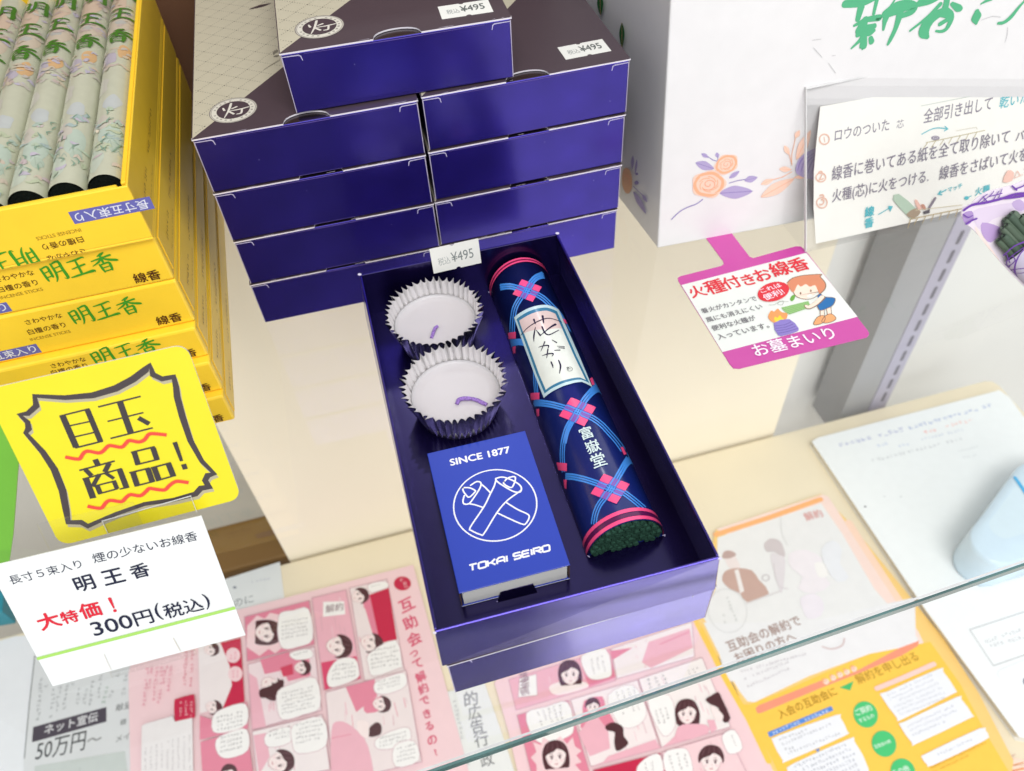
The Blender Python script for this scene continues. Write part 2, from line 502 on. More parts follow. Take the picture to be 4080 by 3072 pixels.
g.prism(Fz.P, [(ex[0], ey[0] - 0.0012), (ex[1], ey[1] - 0.0012), (ex[1], ey[1] - 0.0002), (ex[0], ey[0] - 0.0002)], -0.0042, -0.0002, WHITE)
g.build('front_edge', m_edge, shelf)
g = Geo()
g.prism(Fz.P, [(ex[0], ey[0]), (ex[1], ey[1]), (ex[1], ey[1] + 0.0008), (ex[0], ey[0] + 0.0008)], 0.0001, 0.0002, K(250, 240, 215, .9))
g.build('edge_bevel', m_acryl_edge, shelf)


# ------------------------------------------------------------------ purple candle-and-incense boxes
P_FRONT = (0.046, 0.029, 0.34)
P_DARK = (0.02, 0.012, 0.08)
P_LID = K(96, 80, 90, .56)
CREAM = K(222, 215, 190, .74)
LAV = K(206, 200, 236, .85)
Fb = Frame((0, 0, 0), (1, 0, 0), (0, 0, 1))     # front plane of a box, normal to -y
def notch(y0):
    pts = []
    for i in range(13):
        t = math.pi * (1 - i / 12)
        pts.append((0.0500 + 0.0102 * math.cos(t), y0 + 0.0070 * math.sin(t) ** 0.8))
    return pts
EMB = [[(440, 1280, 28), (455, 1305, 42)], [(535, 1225, 44), (505, 1310, 40), (455, 1395, 16)], [(515, 1320, 40), (565, 1345, 42)],
       [(545, 1285, 30), (600, 1262, 40)], [(530, 1310, 20), (640, 1290, 34), (745, 1262, 26)], [(665, 1290, 34), (655, 1335, 36), (605, 1348, 24)]]
def emblem(ik, c, r):
    """round badge: dark disc with a brushed sign, cream ring with a worn line of print"""
    ik.disc(c, r, r, K(208, 204, 190), n=40)
    ik.disc(c, r * .94, r * .94, K(232, 228, 214), n=40)
    ik.ring(c, r * .985, r * .985, r * .03, K(120, 112, 112))
    ik.ring(c, r * .92, r * .92, r * .025, K(150, 144, 140))
    for k in range(22):
        t = k * 2 * math.pi / 22
        if k % 6 == 5: continue
        a = Vector((math.cos(t), math.sin(t))); b = Vector((-a.y, a.x))
        q = Vector(c) + a * r * .79
        ik.brush([tuple(q - b * r * .04), tuple(q + b * r * .05)], K(176, 172, 164), r * .085, cap=False)
    ik.disc(c, r * .69, r * .69, P_LID, n=36)
    fr = Frame((-.0547 - 0, .2234, 4 * H), (math.cos(-.0195), math.sin(-.0195), 0), (-math.sin(-.0195), math.cos(-.0195), 0))
    c0 = Vector((.0184, .0188))
    for st in EMB:
        q = []
        for x, y, wd in st:
            p = fr.px('d1', x, y)
            q.append((c[0] + (p[0] - c0.x) * r / .0108, c[1] + (p[1] - c0.y) * r / .0108, wd * 2.6e-5 * r / .0108))
        ik.brush(q, K(236, 232, 220), smooth=4)
def lid_print(ik, full):
    ik.fill([(0.0004, 0.0006), (0.0992, 0.1190), (0.0992, BL - .0004), (0.0004, BL - .0004)], CREAM)
    if not full: return
    # dotted lattice
    e1, e2, o0 = Vector((.00655, -.0050)), Vector((.00555, .0060)), Vector((.0016, .0530))
    inside = lambda q: 0.001 < q.x < 0.0985 and q.y > 1.2 * q.x + 0.0022 and q.y < 0.150
    h = ik.h
    for i in range(-40, 41):
        for a, b in ((e1, e2), (e2, e1)):
            for k in range(-160, 161):
                q = o0 + b * i + a * (k / 6.0)
                if inside(q):
                    d = a.normalized(); nn = Vector((-d.y, d.x)); node = k % 6 == 0
                    if node and a is e2: continue
                    l, wd = (.00036, .00034) if node else (.00025, .00019)
                    ik.g.face([ik.s.P(*(q + d * (sx * l) + nn * (sy * wd)), h + 4e-6 + (3e-6 if a is e2 else 0)) for sx, sy in ((-1, -1), (1, -1), (1, 1), (-1, 1))], K(86, 86, 76, .7) if node else K(122, 122, 106, .7))
    ik.h += 2e-5
    leaf = K(70, 56, 62)
    def lf(a, b, wd, col):
        a, b = Vector(a), Vector(b); n_ = Vector((-(b - a).y, (b - a).x)).normalized() * wd
        ik.fill([tuple(a), tuple(a.lerp(b, .3) + n_ * .8), tuple(a.lerp(b, .6) + n_), tuple(b), tuple(a.lerp(b, .6) - n_), tuple(a.lerp(b, .3) - n_ * .7)], col, smooth=4)
    fr = Frame((-.0547, .2234, 4 * H), (math.cos(-.0195), math.sin(-.0195), 0), (-math.sin(-.0195), math.cos(-.0195), 0))
    L = lambda x, y: fr.px('d1', x, y)
    lf(L(745, 104), L(1010, 30), .0016, leaf)
    lf(L(1035, 640), L(1085, 580), .0012, K(130, 126, 112)); lf(L(1035, 668), L(1110, 648), .0011, K(130, 126, 112))
    ik.brush([L(920, 818) + (.0002,), L(1010, 765) + (.0007,), L(1110, 708) + (.0005,)], K(120, 116, 100))
    lf((.0590, .0652), (.0650, .0600), .0012, CREAM)
    emblem(ik, (.0184, .0188), .0108)

def sticker_outline(w_, h_):
    pts = [(0, 0)]
    for s_, y in ((1, 0), (-1, h_)):
        if s_ < 0: pts += [(w_, 0), (w_, h_)]
        cx = w_ * (.52 if s_ > 0 else .46)
        arc = [(cx - .0011 * math.cos(t), y + s_ * .0009 * math.sin(t)) for t in (math.pi * i / 6 for i in range(7))]
        pts += arc if s_ > 0 else arc[::-1]
    pts.append((0, h_))
    return pts
def price_sticker(fr, parent, w_=.0228, h_=.0126, worn=True):
    g = Geo(); g.prism(fr.P, sticker_outline(w_, h_), 6e-5, 1.6e-4, K(246, 246, 240))
    st = g.build('price_sticker', m_paper, parent)
    ik = Ink(fr, 1.8e-4)
    ik.text('税込', (.0030, .0036), (.0088, .0038), K(176, 180, 178) if worn else K(172, 178, 176), .01 if worn else 0, hs=1.6)
    ik.text('¥495', (.0094, .0040), (.0200, .0042), K(104, 110, 108) if worn else K(128, 136, 136), .015 if worn else 0, hs=1.45)
    lt = ik.build('lettering', m_ink, st)
    return st

def make_purple(label, sticker=None, full=False, lidded=True, wear=1):
    random.seed(sum(map(ord, label)))
    root = thing('incense_gift_box', label, 'gift box', group='purple incense gift boxes')
    F0 = Frame((0, 0, 0), (1, 0, 0), (0, 1, 0))
    g = Geo()
    g.box(F0.P, 0.0004, BW - .0004, 0.0005, BL - .0003, 0.0002, H - .0013, P_FRONT, top=P_LID, rim=P_FRONT)
    g.build('carton', m_purple, root, bevel=0.0005)
    g = Geo()
    if lidded:
        nt_ = notch(-.0003)
        pts = [(0, -.0003), (.0396, -.0003)] + nt_[1:-1] + [(.0604, -.0003), (BW, -.0003), (BW, BL), (0, BL)]
        if full == 'plain': pts = [(0, -.0003), (BW, -.0003), (BW, BL), (0, BL)]
        g.prism(F0.P, pts, H - .0011, H - .0004, P_LID, rim=K(238, 234, 244))
        lid = g.build('lid', m_lid, root)
        ik = Ink(F0, H - .0004 + 2e-5); ik.h = H - .0004 + 2e-5
        lid_print(ik, full is True)
        for cx_, cy_, sx_, sy_ in ((0, -.0003, 1, 1), (BW, -.0003, -1, 1)):
            a_, b_ = random.uniform(.0004, .0012), random.uniform(.0004, .0012)
            ik.fill([(cx_, cy_), (cx_ + sx_ * a_, cy_), (cx_ + sx_ * a_ * .3, cy_ + sy_ * b_ * .3), (cx_, cy_ + sy_ * b_)], K(214, 208, 214))
        for k in range(5):
            x_ = random.uniform(.004, .096); ik.brush([(x_, -.0001, .0002), (x_ + random.uniform(.001, .005), .0001, .0003)], K(196, 188, 204))
        ik.build('print', m_lid, lid)
    # folded flap edges and worn white corners on the front
    ik = Ink(Fb, 0); ik.h = -.00046
    for x0, sg in ((0.0006, 1), (BW - .0006, -1)):
        z1 = H - .0030
        ik.brush([(x0, z1 + .0006, .0004), (x0 + sg * .0070, z1 + .0007 - .0002, .0005), (x0 + sg * .0078, z1, .0004), (x0 + sg * .0082, z1 - .0019, .0003)], LAV)
        ik.brush([(x0 - sg * .0001, .0006, .00035), (x0 - sg * .0001, H * .5, .0003), (x0 - sg * .0001, H - .0018, .0005)], K(196, 188, 216, .8), cap=False)
    ik.brush([(.010, H - .0022, .0002), (.05, H - .0024, .00035), (.088, H - .0022, .0002)], K(120, 100, 190, .6), cap=False)
    for k in range(1 + (len(label) % 2)):
        q = (random.uniform(.008, .092), random.uniform(.003, H - .006))
        ik.disc(q, random.uniform(.00008, .00015), random.uniform(.00008, .00014), K(226, 222, 240), n=6)
    ik.build('flap_edge', m_ink, root)
    if sticker:
        price_sticker(Frame((sticker[0], sticker[1], H - .0004 + 3.2e-4 * 0), (math.cos(sticker[2]), math.sin(sticker[2]), 0), (-math.sin(sticker[2]), math.cos(sticker[2]), 0)), root)
    return root
xl, yl, al, xr, yr, ar, xt, yt, at_ = -.05468, .22339, -.0195, .04720, .22308, -.0041, -.00876, .22719, -.0337
def put(o, x, y, z, a):
    o.location = (x, y, z); o.rotation_euler = (0, 0, a)
rnd = random.Random(3)
LEFT = ['purple box at the top of the left pile, round badge on its cream lid showing', 'purple box second from the top of the left pile', 'purple box third from the top of the left pile', 'purple box at the bottom of the left pile, on the glass']
RIGHT = ['purple box at the top of the right pile, price sticker on its dark lid', 'purple box second from the top of the right pile beside the white carton', 'purple box third from the top of the right pile', 'purple box at the bottom of the right pile behind the open tray']
put(make_purple('purple box lying across both piles, topmost of all, badge and price sticker on its lid', sticker=(.0708, .0076, -.02), full=True), xt, yt, 4 * H, at_)
for i in range(4):
    z = (3 - i) * H
    put(make_purple(LEFT[i], full=True if i == 0 else False), xl + (0 if i == 0 else rnd.uniform(-.0004, .0006)), yl + (0 if i == 0 else rnd.uniform(-.0010, .0012)), z, al)
    put(make_purple(RIGHT[i], sticker=(.0713, .0094, .02) if i == 0 else None), xr + (0 if i == 0 else -.0006 * i), yr + (0 if i == 0 else rnd.uniform(-.0008, .0012)), z, ar)
a0, a1_ = at_z('src', 1803, 2777, 0), at_z('src', 2823, 2470, 0)
lower = make_purple('closed purple box lying under the open display tray', full='plain')
lower.scale = ((a1_ - a0).length / BW * .985, .985, 1)
put(lower, a0.x + .0010, a0.y + .0006, 0, math.atan2(a1_.y - a0.y, a1_.x - a0.x))

# ------------------------------------------------------------------ the open tray
ZF = 0.032
tray = thing('display_tray', 'open purple tray holding two candles, a matchbox and an incense bundle', 'tray', (.05, .09, H))
FL, FR, BR_, BLc = [at_z('src', *q, 2 * H) for q in ((1732, 2520), (2870, 2223), (2221, 929), (1432, 1093))]
fl, fr_ = at_z('src', 1762, 2656, H + .0006), at_z('src', 2851, 2349, H + .0006)
br, bl = Vector((fr_.x - .001, BR_.y, H + .0006)), Vector((fl.x, BLc.y, H + .0006))
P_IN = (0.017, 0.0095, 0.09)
def wall(a, b, c, d, inward, t, colo, coli, rim):
    """a wall from the lower edge a-b to the upper edge d-c, t thick towards inward"""
    n = Vector(inward) * t
    q = [a, b, c, d, a + n, b + n, c + n, d + n]
    g = Geo(); m = len(g.v); g.v += [tuple(p) for p in q]
    g.f += [(0, 1, 2, 3), (7, 6, 5, 4), (3, 2, 6, 7), (1, 0, 4, 5), (0, 3, 7, 4), (2, 1, 5, 6)]
    g.c += [colo, coli, rim, colo, colo, colo]
    return g
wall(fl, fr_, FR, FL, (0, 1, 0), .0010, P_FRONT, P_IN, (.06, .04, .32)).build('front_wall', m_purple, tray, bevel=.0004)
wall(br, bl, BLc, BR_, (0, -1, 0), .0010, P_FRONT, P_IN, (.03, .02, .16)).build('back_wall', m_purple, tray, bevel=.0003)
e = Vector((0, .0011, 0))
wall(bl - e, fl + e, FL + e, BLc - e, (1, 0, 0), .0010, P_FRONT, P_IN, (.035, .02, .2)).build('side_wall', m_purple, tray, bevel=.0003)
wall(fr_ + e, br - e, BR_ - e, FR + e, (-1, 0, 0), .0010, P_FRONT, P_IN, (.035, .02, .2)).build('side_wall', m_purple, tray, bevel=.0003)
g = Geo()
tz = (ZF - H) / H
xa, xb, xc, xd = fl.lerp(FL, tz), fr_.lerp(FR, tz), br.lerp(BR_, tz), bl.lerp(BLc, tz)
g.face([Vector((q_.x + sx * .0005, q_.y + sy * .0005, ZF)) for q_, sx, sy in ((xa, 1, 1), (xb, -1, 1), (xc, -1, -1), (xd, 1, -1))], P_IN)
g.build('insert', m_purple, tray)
# the tuck tab that holds the matchbox, and the torn white corners of the slits
t0, t1 = at_z('b1', 795, 1549, ZF), at_z('b1', 1122, 1468, ZF)
def at_y(z, x, y, yy):
    d = ray(z, x, y); return CAM + d * ((yy - CAM.y) / d.y)
t2, t3 = at_y('b1', 1087, 1398, t1.y + .002), at_y('b1', 818, 1462, t0.y + .002)
gm = (t2 + t1) / 2
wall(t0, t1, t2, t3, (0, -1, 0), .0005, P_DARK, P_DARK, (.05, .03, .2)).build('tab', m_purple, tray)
Ff = Frame((0, 0, ZF), (1, 0, 0), (0, 1, 0))
for z_, strokes in (('b2', ([(1372, 1374, 8), (1416, 1368, 8)], [(1408, 1362, 6), (1412, 1382, 6)])), ('b2', ([(622, 1580, 8), (640, 1592, 8)],)), ('a4', ([(1185, 572, 6), (1214, 574, 6)],)),
                    ('a4', ([(1672, 452, 6), (1690, 456, 6)],)), ('b1', ([(790, 1552, 8), (890, 1530, 5), (1120, 1472, 7)],))):
    ik = Ink(Ff, 3e-5); ik.z = z_
    for s_ in strokes: ik.brush(s_, LAV if z_ != 'b1' else K(170, 160, 210, .8))
    ik.build('crease', m_ink, tray)
# worn corners of the rim
for q in ((1732, 2522), (2868, 2226), (1433, 1094), (2221, 930)):
    ik = Ink(Frame((0, 0, 2 * H), (1, 0, 0), (0, 1, 0)), 1e-4); ik.z = 'src'
    ik.disc(q, 8, 5, K(226, 220, 240), n=8)
    ik.build('edging', m_ink, tray)
price_sticker(Frame(at_y('a4', 712, 411, .1766), (1, 0.0, .012), (-0.02, .06, 1)), tray, .0232, .0142, worn=False)

# ------------------------------------------------------------------ two candles in fluted foil cups
def candle(cx, cy, label, wick_px, wick_r, seed, tilt=0.0):
    rr = random.Random(seed)
    root = thing('cup_candle', label, 'candle', (cx, cy, ZF), 'candles in foil cups')
    NF, SUB = 43, 10
    N = NF * SUB
    jit = [rr.uniform(.55, 1.35) for _ in range(NF)]
    jan = [rr.uniform(-.045, .045) for _ in range(NF)]
    def prof(k, t, inner):
        f = k % SUB / SUB
        cusp = abs(2 * f - 1)                                # 1 at a ridge, 0 between
        cusp = cusp ** 2.2
        j = jit[(k // SUB + (1 if f > .5 else 0)) % NF]
        A = (.0002 + .0012 * t + .0011 * t ** 4) * j
        r = .0166 + .0044 * t + A * (cusp - .32) - (0.00015 if inner else 0)
        z = ZF + .0004 + .0182 * t + (0.0009 * (cusp - .4) * j if t > .95 else 0)
        a = 2 * math.pi * k / N + .05 * t + jan[(k // SUB + (1 if f > .5 else 0)) % NF] * cusp * t
        return (cx + r * math.cos(a), cy + r * math.sin(a), z)
    for nm, inner, mat in (('foil_cup', False, m_foil), ('cup_lining', True, m_foil_in)):
        g = Geo(); T = [0, .15, .4, .65, .85, 1.0]
        for t in T: g.v += [prof(k, t, inner) for k in range(N)]
        for i in range(len(T) - 1):
            for k in range(N):
                q = (i * N + k, i * N + (k + 1) % N, (i + 1) * N + (k + 1) % N, (i + 1) * N + k)
                g.f.append(q[::-1] if inner else q); g.c.append(WHITE)
        if not inner:
            cup = g.build(nm, mat, root)
        else: g.build(nm, mat, cup)
    g = Geo(); zw = ZF + .0098
    rings = [(.0, 0), (.008, 0), (.014, .0001), (.0172, .0003), (.0183, .0010), (.0187, .0018)]
    M_ = 72
    g.v.append((cx, cy, zw))
    for r, dz in rings[1:]: g.v += [(cx + r * math.cos(2 * math.pi * k / M_), cy + r * math.sin(2 * math.pi * k / M_), zw + dz) for k in range(M_)]
    g.v += [(cx + .0168 * math.cos(2 * math.pi * k / M_), cy + .0168 * math.sin(2 * math.pi * k / M_), ZF + .0006) for k in range(M_)]
    for k in range(M_):
        g.f.append((0, 1 + k, 1 + (k + 1) % M_)); g.c.append(WHITE)
        for i in range(len(rings) - 1):
            a, b = 1 + i * M_ + k, 1 + i * M_ + (k + 1) % M_
            g.f.append((a, a + M_, b + M_, b)); g.c.append(WHITE)
    g.f.append(tuple(1 + (len(rings) - 1) * M_ + k for k in range(M_))[::-1]); g.c.append(WHITE)
    g.build('wax', m_wax, root, smooth=True)
    # wick lying on the wax
    pts = [at_z('a4', x, y, zw + z) for x, y, z in wick_px]
    pts = [Vector(p) for p in spline([tuple(p) for p in pts], 5)]
    g = Geo(); n = 9
    for i, p in enumerate(pts):
        d = (pts[min(i + 1, len(pts) - 1)] - pts[max(i - 1, 0)]).normalized()
        s_ = d.cross(Vector((0, 0, 1))).normalized(); u_ = s_.cross(d)
        for k in range(n):
            r = wick_r * rr.uniform(.85, 1.15)
            g.v.append(tuple(p + s_ * (r * math.cos(2 * math.pi * k / n)) + u_ * (r * math.sin(2 * math.pi * k / n))))
    for i in range(len(pts) - 1):
        for k in range(n):
            g.f.append((i * n + k, i * n + (k + 1) % n, (i + 1) * n + (k + 1) % n, (i + 1) * n + k)); g.c.append(WHITE)
    g.f.append(tuple(range(n))); g.c.append(WHITE); g.f.append(tuple((len(pts) - 1) * n + k for k in range(n))); g.c.append(WHITE)
    g.build('wick', m_wick, root)
candle(.0302, .1520, 'white candle in a foil cup with a short upright purple wick, nearer the price sticker', [(692, 968, .0004), (705, 930, .0008), (722, 885, .0014), (745, 868, .0012)], .00078, 2)
candle(.0297, .1078, 'white candle in a foil cup with a long curved purple wick, next to the matchbox', [(910, 1540, .0006), (935, 1500, .0012), (990, 1490, .0015), (1070, 1500, .0012), (1170, 1545, .0007)], .00088, 5)

# ------------------------------------------------------------------ matchbox
mb = thing('matchbox', 'blue matchbox with a white drawer and crossed torches in a ring', 'matchbox', (.031, .05, ZF))
HB = .0108
q0, q1 = at_z('b1', 500, 1598, ZF), at_z('b1', 1394, 1366, ZF)
ub = (q1 - q0).normalized(); vb = Vector((-ub.y, ub.x, 0))
p3 = at_z('b1', 215, 325, ZF + HB) - q0
WB, LB = (q1 - q0).length, p3.dot(vb)
Fm = Frame(q0, ub, vb)
BLUE = K(40, 70, 196, .76)
g = Geo()
t_ = .0005
g.box(Fm.P, 0, WB, 0, LB, HB - t_, HB, BLUE)
g.box(Fm.P, 0, WB, 0, LB, .0001, t_, BLUE, rim=WHITE)
g.build('sleeve', m_gloss, mb, bevel=.0002)
g = Geo()
g.box(Fm.P, 0, t_, .0003, LB - .0003, t_ + .0001, HB - t_ - .0001, K(90, 60, 58))
g.build('striker_strip', m_striker, mb); g = Geo()
g.box(Fm.P, WB - t_, WB, .0003, LB - .0003, t_ + .0001, HB - t_ - .0001, K(90, 60, 58))
g.build('striker_strip', m_striker, mb)
g = Geo()
g.box(Fm.P, t_ + .0005, WB - t_ - .0004, .0004, LB - .001, t_ + .0002, HB - t_ - .0004, K(250, 250, 250, .98))
g.build('drawer', m_paper, mb, bevel=.0003)
Ft = Frame(Fm.P(0, 0, HB), ub, vb)
ik = Ink(Ft); ik.z = 'b1'
WI = K(250, 250, 252, .9)
ik.text('SINCE 1877', (408, 428), (902, 318), WI, .030, .90)
ik.build('lettering', m_ink, mb)
ik = Ink(Ft); ik.z = 'b1'
c_ = [(772, 1050), (640, 1020), (500, 905), (428, 760), (470, 600), (590, 490), (760, 457), (930, 495), (1060, 600), (1115, 740), (1080, 890), (960, 1005)]
cu = [ik.uv(p) for p in c_]
cc = (sum(p[0] for p in cu) / 12, sum(p[1] for p in cu) / 12); rad = sum(math.dist(p, cc) for p in cu) / 12
ik.z = None; ik.ring(cc, rad, rad, rad * .034, WI, n=64); ik.z = 'b1'
W1 = 12
for st, cl in (([(790, 530), (840, 522), (910, 545), (970, 580), (992, 612), (980, 645), (930, 642), (860, 605), (800, 565), (780, 540)], True),
               ([(782, 545), (765, 600), (735, 660), (680, 770), (570, 935), (580, 965), (655, 998), (685, 985), (790, 815), (870, 720), (950, 660), (985, 635)], False),
               ([(850, 560), (880, 530), (935, 518), (940, 550), (915, 605), (880, 600), (845, 575), (850, 560)], False),
               ([(508, 610), (560, 610), (605, 630), (608, 645), (560, 688), (530, 665), (510, 635), (508, 610)], False),
               ([(572, 590), (620, 560), (655, 568), (650, 610), (600, 690), (560, 740), (520, 745), (508, 720), (520, 675)], False),
               ([(660, 580), (700, 615), (738, 655)], False), ([(558, 742), (610, 752), (678, 775)], False),
               ([(870, 735), (960, 790), (1045, 830), (1055, 860), (1030, 905), (1000, 912), (900, 870), (795, 820)], False)):
    ik.brush(st, WI, W1, smooth=4, closed=cl)
ik.build('logo', m_ink, mb)
ik = Ink(Ft); ik.z = 'b1'
# squared wide capitals: TOKAI SEIRO
def wide(A, B, s, hgt, wd):
    SH = dict(T=[[(0, 1), (1, 1)], [(.42, 1), (.42, 0)]], O=[[(.14, 1), (.86, 1), (1, .86), (1, .14), (.86, 0), (.14, 0), (0, .14), (0, .86), (.14, 1)]],
              K=[[(0, 1), (0, 0)], [(0, .48), (.45, .5), (1, 1)], [(.45, .5), (1, 0)]], A=[[(0, 0), (0, .7), (.3, 1), (.8, 1), (1, .85), (1, 0)], [(0, .4), (1, .4)]],
              I=[[(.5, 1), (.5, 0)]], S=[[(1, 1), (.15, 1), (0, .88), (0, .62), (.15, .5), (.85, .5), (1, .38), (1, .12), (.85, 0), (0, 0)]],
              E=[[(1, 1), (.12, 1), (0, .88), (0, .12), (.12, 0), (1, 0)], [(0, .5), (.95, .5)]],
              R=[[(0, 0), (0, 1), (.82, 1), (.96, .9), (.96, .6), (.82, .5), (.2, .5)], [(.42, .5), (1.05, 0)]])
    A, B = Vector(ik.uv(A)), Vector(ik.uv(B)); L = (B - A).length; U = (B - A).normalized(); V = Vector((-U.y, U.x))
    adv = {'I': .42, ' ': .62}
    tot = sum(adv.get(c, 1.22) for c in s) - .22
    k = L / tot; x = 0; h_ = ik.wid((800, 1200), hgt); ww = ik.wid((800, 1200), wd)
    z = ik.z; ik.z = None
    for ch in s:
        for st in SH.get(ch, []):
            wx = .2 if ch == 'I' else 1.0
            ik.brush([tuple(A + U * ((x + p[0] * wx + .16 * p[1] * h_ / k) * k) + V * (p[1] * h_)) + (ww,) for p in st], WI, cap=False)
        x += adv.get(ch, 1.22)
    ik.z = z
wide((563, 1300), (880, 1220), 'TOKAI', 50, 15)
wide((930, 1205), (1228, 1130), 'SEIRO', 50, 15)
ik.build('lettering', m_ink, mb)

# ------------------------------------------------------------------ incense bundle
nA, nB = at_z('b2', 622, 1588, ZF), at_z('b2', 1390, 1374, ZF)
fA, fB = at_z('a4', 1232, 640, ZF), at_z('a4', 1688, 460, ZF)
mid0, mid1 = (nA + nB) / 2, (fA + fB) / 2
axis = (mid1 - mid0); axis.z = 0; RL = .1515
hw = .0147
bun = thing('incense_bundle', 'dark blue paper wrapped bundle of green incense sticks with a white label', 'incense bundle', tuple(mid0))
Ro = Arch(mid0 + Vector((0, 0, .0001)), Vector((axis.y, -axis.x, 0)).normalized(), axis.normalized(), hw, .0172, RL)
SS = Ro.S
g = Geo(); NU = 96
NAVY = K(22, 40, 118, .8)
for j in range(2):
    g.v += [tuple(Ro.P(SS * i / NU, RL * j)) for i in range(NU + 1)]
for i in range(NU): g.f.append((i, i + 1, NU + 2 + i, NU + 1 + i)); g.c.append(NAVY)
g.f.append((0, NU + 1, 2 * NU + 1, NU)); g.c.append(NAVY)
g.f.append(tuple(NU + 1 + i for i in range(NU, -1, -1))[::-1]); g.c.append(NAVY)
wr = g.build('wrapper', m_wrap, bun, smooth=False)
wr.data.polygons.foreach_set('use_smooth', [len(p.vertices) == 4 for p in wr.data.polygons])
ik = Ink(Ro, 4e-5, 4e-6)
BLU, PNK, PUR, DPK = K(70, 146, 236, .95), K(252, 82, 138, .98), K(150, 92, 178, .85), K(150, 20, 70, .8)
def triple(z, pts, wd, gap):
    """three parallel blue lines"""
    ik.z = z
    for k in (-1, 0, 1):
        q = spline(pts, 5); out = []
        for i, p in enumerate(q):
            a, b = q[max(i - 1, 0)], q[min(i + 1, len(q) - 1)]
            d = Vector((b[0] - a[0], b[1] - a[1])).normalized()
            out.append((p[0] - d.y * k * gap, p[1] + d.x * k * gap))
        ik.brush(out, BLU, wd, cap=False)
triple('a4', [(1285, 530), (1370, 522), (1460, 545), (1560, 575), (1650, 620), (1725, 690), (1790, 760), (1835, 840), (1875, 920)], 13, 19)
triple('a4', [(1660, 425), (1600, 445), (1555, 490), (1510, 560), (1450, 640), (1410, 720), (1395, 820), (1390, 920), (1395, 980)], 13, 19)
triple('a4', [(1375, 1010), (1420, 1005), (1475, 1005), (1560, 1030)], 13, 19)
triple('a4', [(1590, 1250), (1590, 1330), (1598, 1440), (1600, 1530)], 10, 14)
triple('b2', [(70, 10), (150, 15), (260, 32), (400, 70), (520, 105), (660, 165), (760, 235), (850, 330), (920, 410), (985, 500)], 15, 24)
triple('a5', [(1045, 1180), (1000, 1210), (930, 1290), (870, 1395), (815, 1480), (775, 1560), (750, 1660)], 13, 21)
triple('b2', [(470, 170), (420, 250), (385, 350), (368, 450), (362, 560), (370, 660), (385, 720)], 14, 20)
triple('b2', [(395, 765), (480, 772), (600, 800), (720, 840), (860, 890), (980, 930), (1080, 1000), (1200, 1100)], 15, 24)
triple('b2', [(1045, 590), (1000, 650), (960, 720), (920, 790), (865, 890), (800, 980), (740, 1060), (700, 1160), (685, 1260)], 15, 24)
def checker(z, cx, cy, ux, uy, vx, vy):
    """pink checks round a crossing: four pink corners, purple bars between"""
    ik.z = z
    for a, b in ((-1, 0), (1, 0), (0, -1), (0, 1)):
        q = [(cx + (a + s_ * .5) * ux + (b + t * .5) * vx, cy + (a + s_ * .5) * uy + (b + t * .5) * vy) for s_, t in ((-1, -1), (1, -1), (1, 1), (-1, 1))]
        ik.fill(q, PUR)
        for k in (-.28, 0, .28):
            if a: p0, p1 = (-.5, k), (.5, k)
            else: p0, p1 = (k, -.5), (k, .5)
            ik.brush([(cx + (a + p0[0]) * ux + (b + p0[1]) * vx, cy + (a + p0[0]) * uy + (b + p0[1]) * vy), (cx + (a + p1[0]) * ux + (b + p1[1]) * vx, cy + (a + p1[0]) * uy + (b + p1[1]) * vy)], BLU if k else K(120, 100, 210), math.hypot(ux, uy) * .13, cap=False)
    for a, b in ((-1, -1), (1, -1), (1, 1), (-1, 1)):
        ik.fill([(cx + (a + s_ * .5) * ux + (b + t * .5) * vx, cy + (a + s_ * .5) * uy + (b + t * .5) * vy) for s_, t in ((-1, -1), (1, -1), (1, 1), (-1, 1))], PNK)
checker('a4', 1520, 562, 57, 22, -26, 43)
checker('a4', 1950, 1605, 68, 26, -33, 52)
checker('b2', 524, 112, 80, 34, -38, 64)
checker('b2', 852, 900, 86, 36, -43, 67)
for z, q in (('a4', [(1360, 925), (1428, 918), (1428, 975), (1368, 978)]), ('a4', [(1400, 1045), (1428, 1040), (1425, 1100), (1406, 1104)]), ('a4', [(1555, 1445), (1632, 1443), (1632, 1500), (1560, 1505)]),
             ('a4', [(1605, 1585), (1632, 1580), (1632, 1642), (1612, 1645)]), ('b2', [(312, 622), (418, 635), (418, 715), (330, 700)]), ('b2', [(385, 800), (418, 800), (415, 895), (395, 885)]),
             ('a5', [(738, 590), (760, 600), (775, 640), (752, 625)]), ('a5', [(970, 1110), (990, 1095), (1010, 1160), (990, 1165)]), ('b2', [(950, 480), (972, 470), (1010, 545), (985, 555)])):
    ik.z = z; ik.fill(q, PNK)
# double pink bands at both ends
ik.z = None
for v, c_, wd in ((RL - .0010, PNK, .0011), (RL - .0022, DPK, .0008), (RL - .0031, PNK, .0010), (.0009, PNK, .0015), (.0026, K(96, 22, 84), .0016), (.0044, PNK, .0015)):
    ik.brush([(SS * i / 24, v) for i in range(25)], c_, wd, cap=False)
ik.build('print', m_wrap, bun)
ik = Ink(Ro, 1.4e-4, 6e-6)
ik.z = 'a4'
lab = [(1408, 792), (1470, 745), (1570, 700), (1690, 685), (1790, 725), (1860, 880), (1970, 1130), (2080, 1395), (1990, 1350), (1890, 1368), (1780, 1410), (1665, 1488), (1590, 1300), (1490, 1030)]
ik.fill(lab, K(214, 240, 246))
def shrink(pts, k):
    cx, cy = sum(p[0] for p in pts) / len(pts), sum(p[1] for p in pts) / len(pts)
    return [(cx + (x - cx) * k - 0, cy + (y - cy) * k) for x, y in pts]
inner = [(1428, 808), (1480, 770), (1575, 725), (1690, 708), (1775, 740), (1840, 890), (1945, 1130), (2055, 1360), (1985, 1330), (1885, 1345), (1775, 1385), (1672, 1450), (1605, 1290), (1508, 1025)]
ik.fill(inner, K(60, 132, 170))
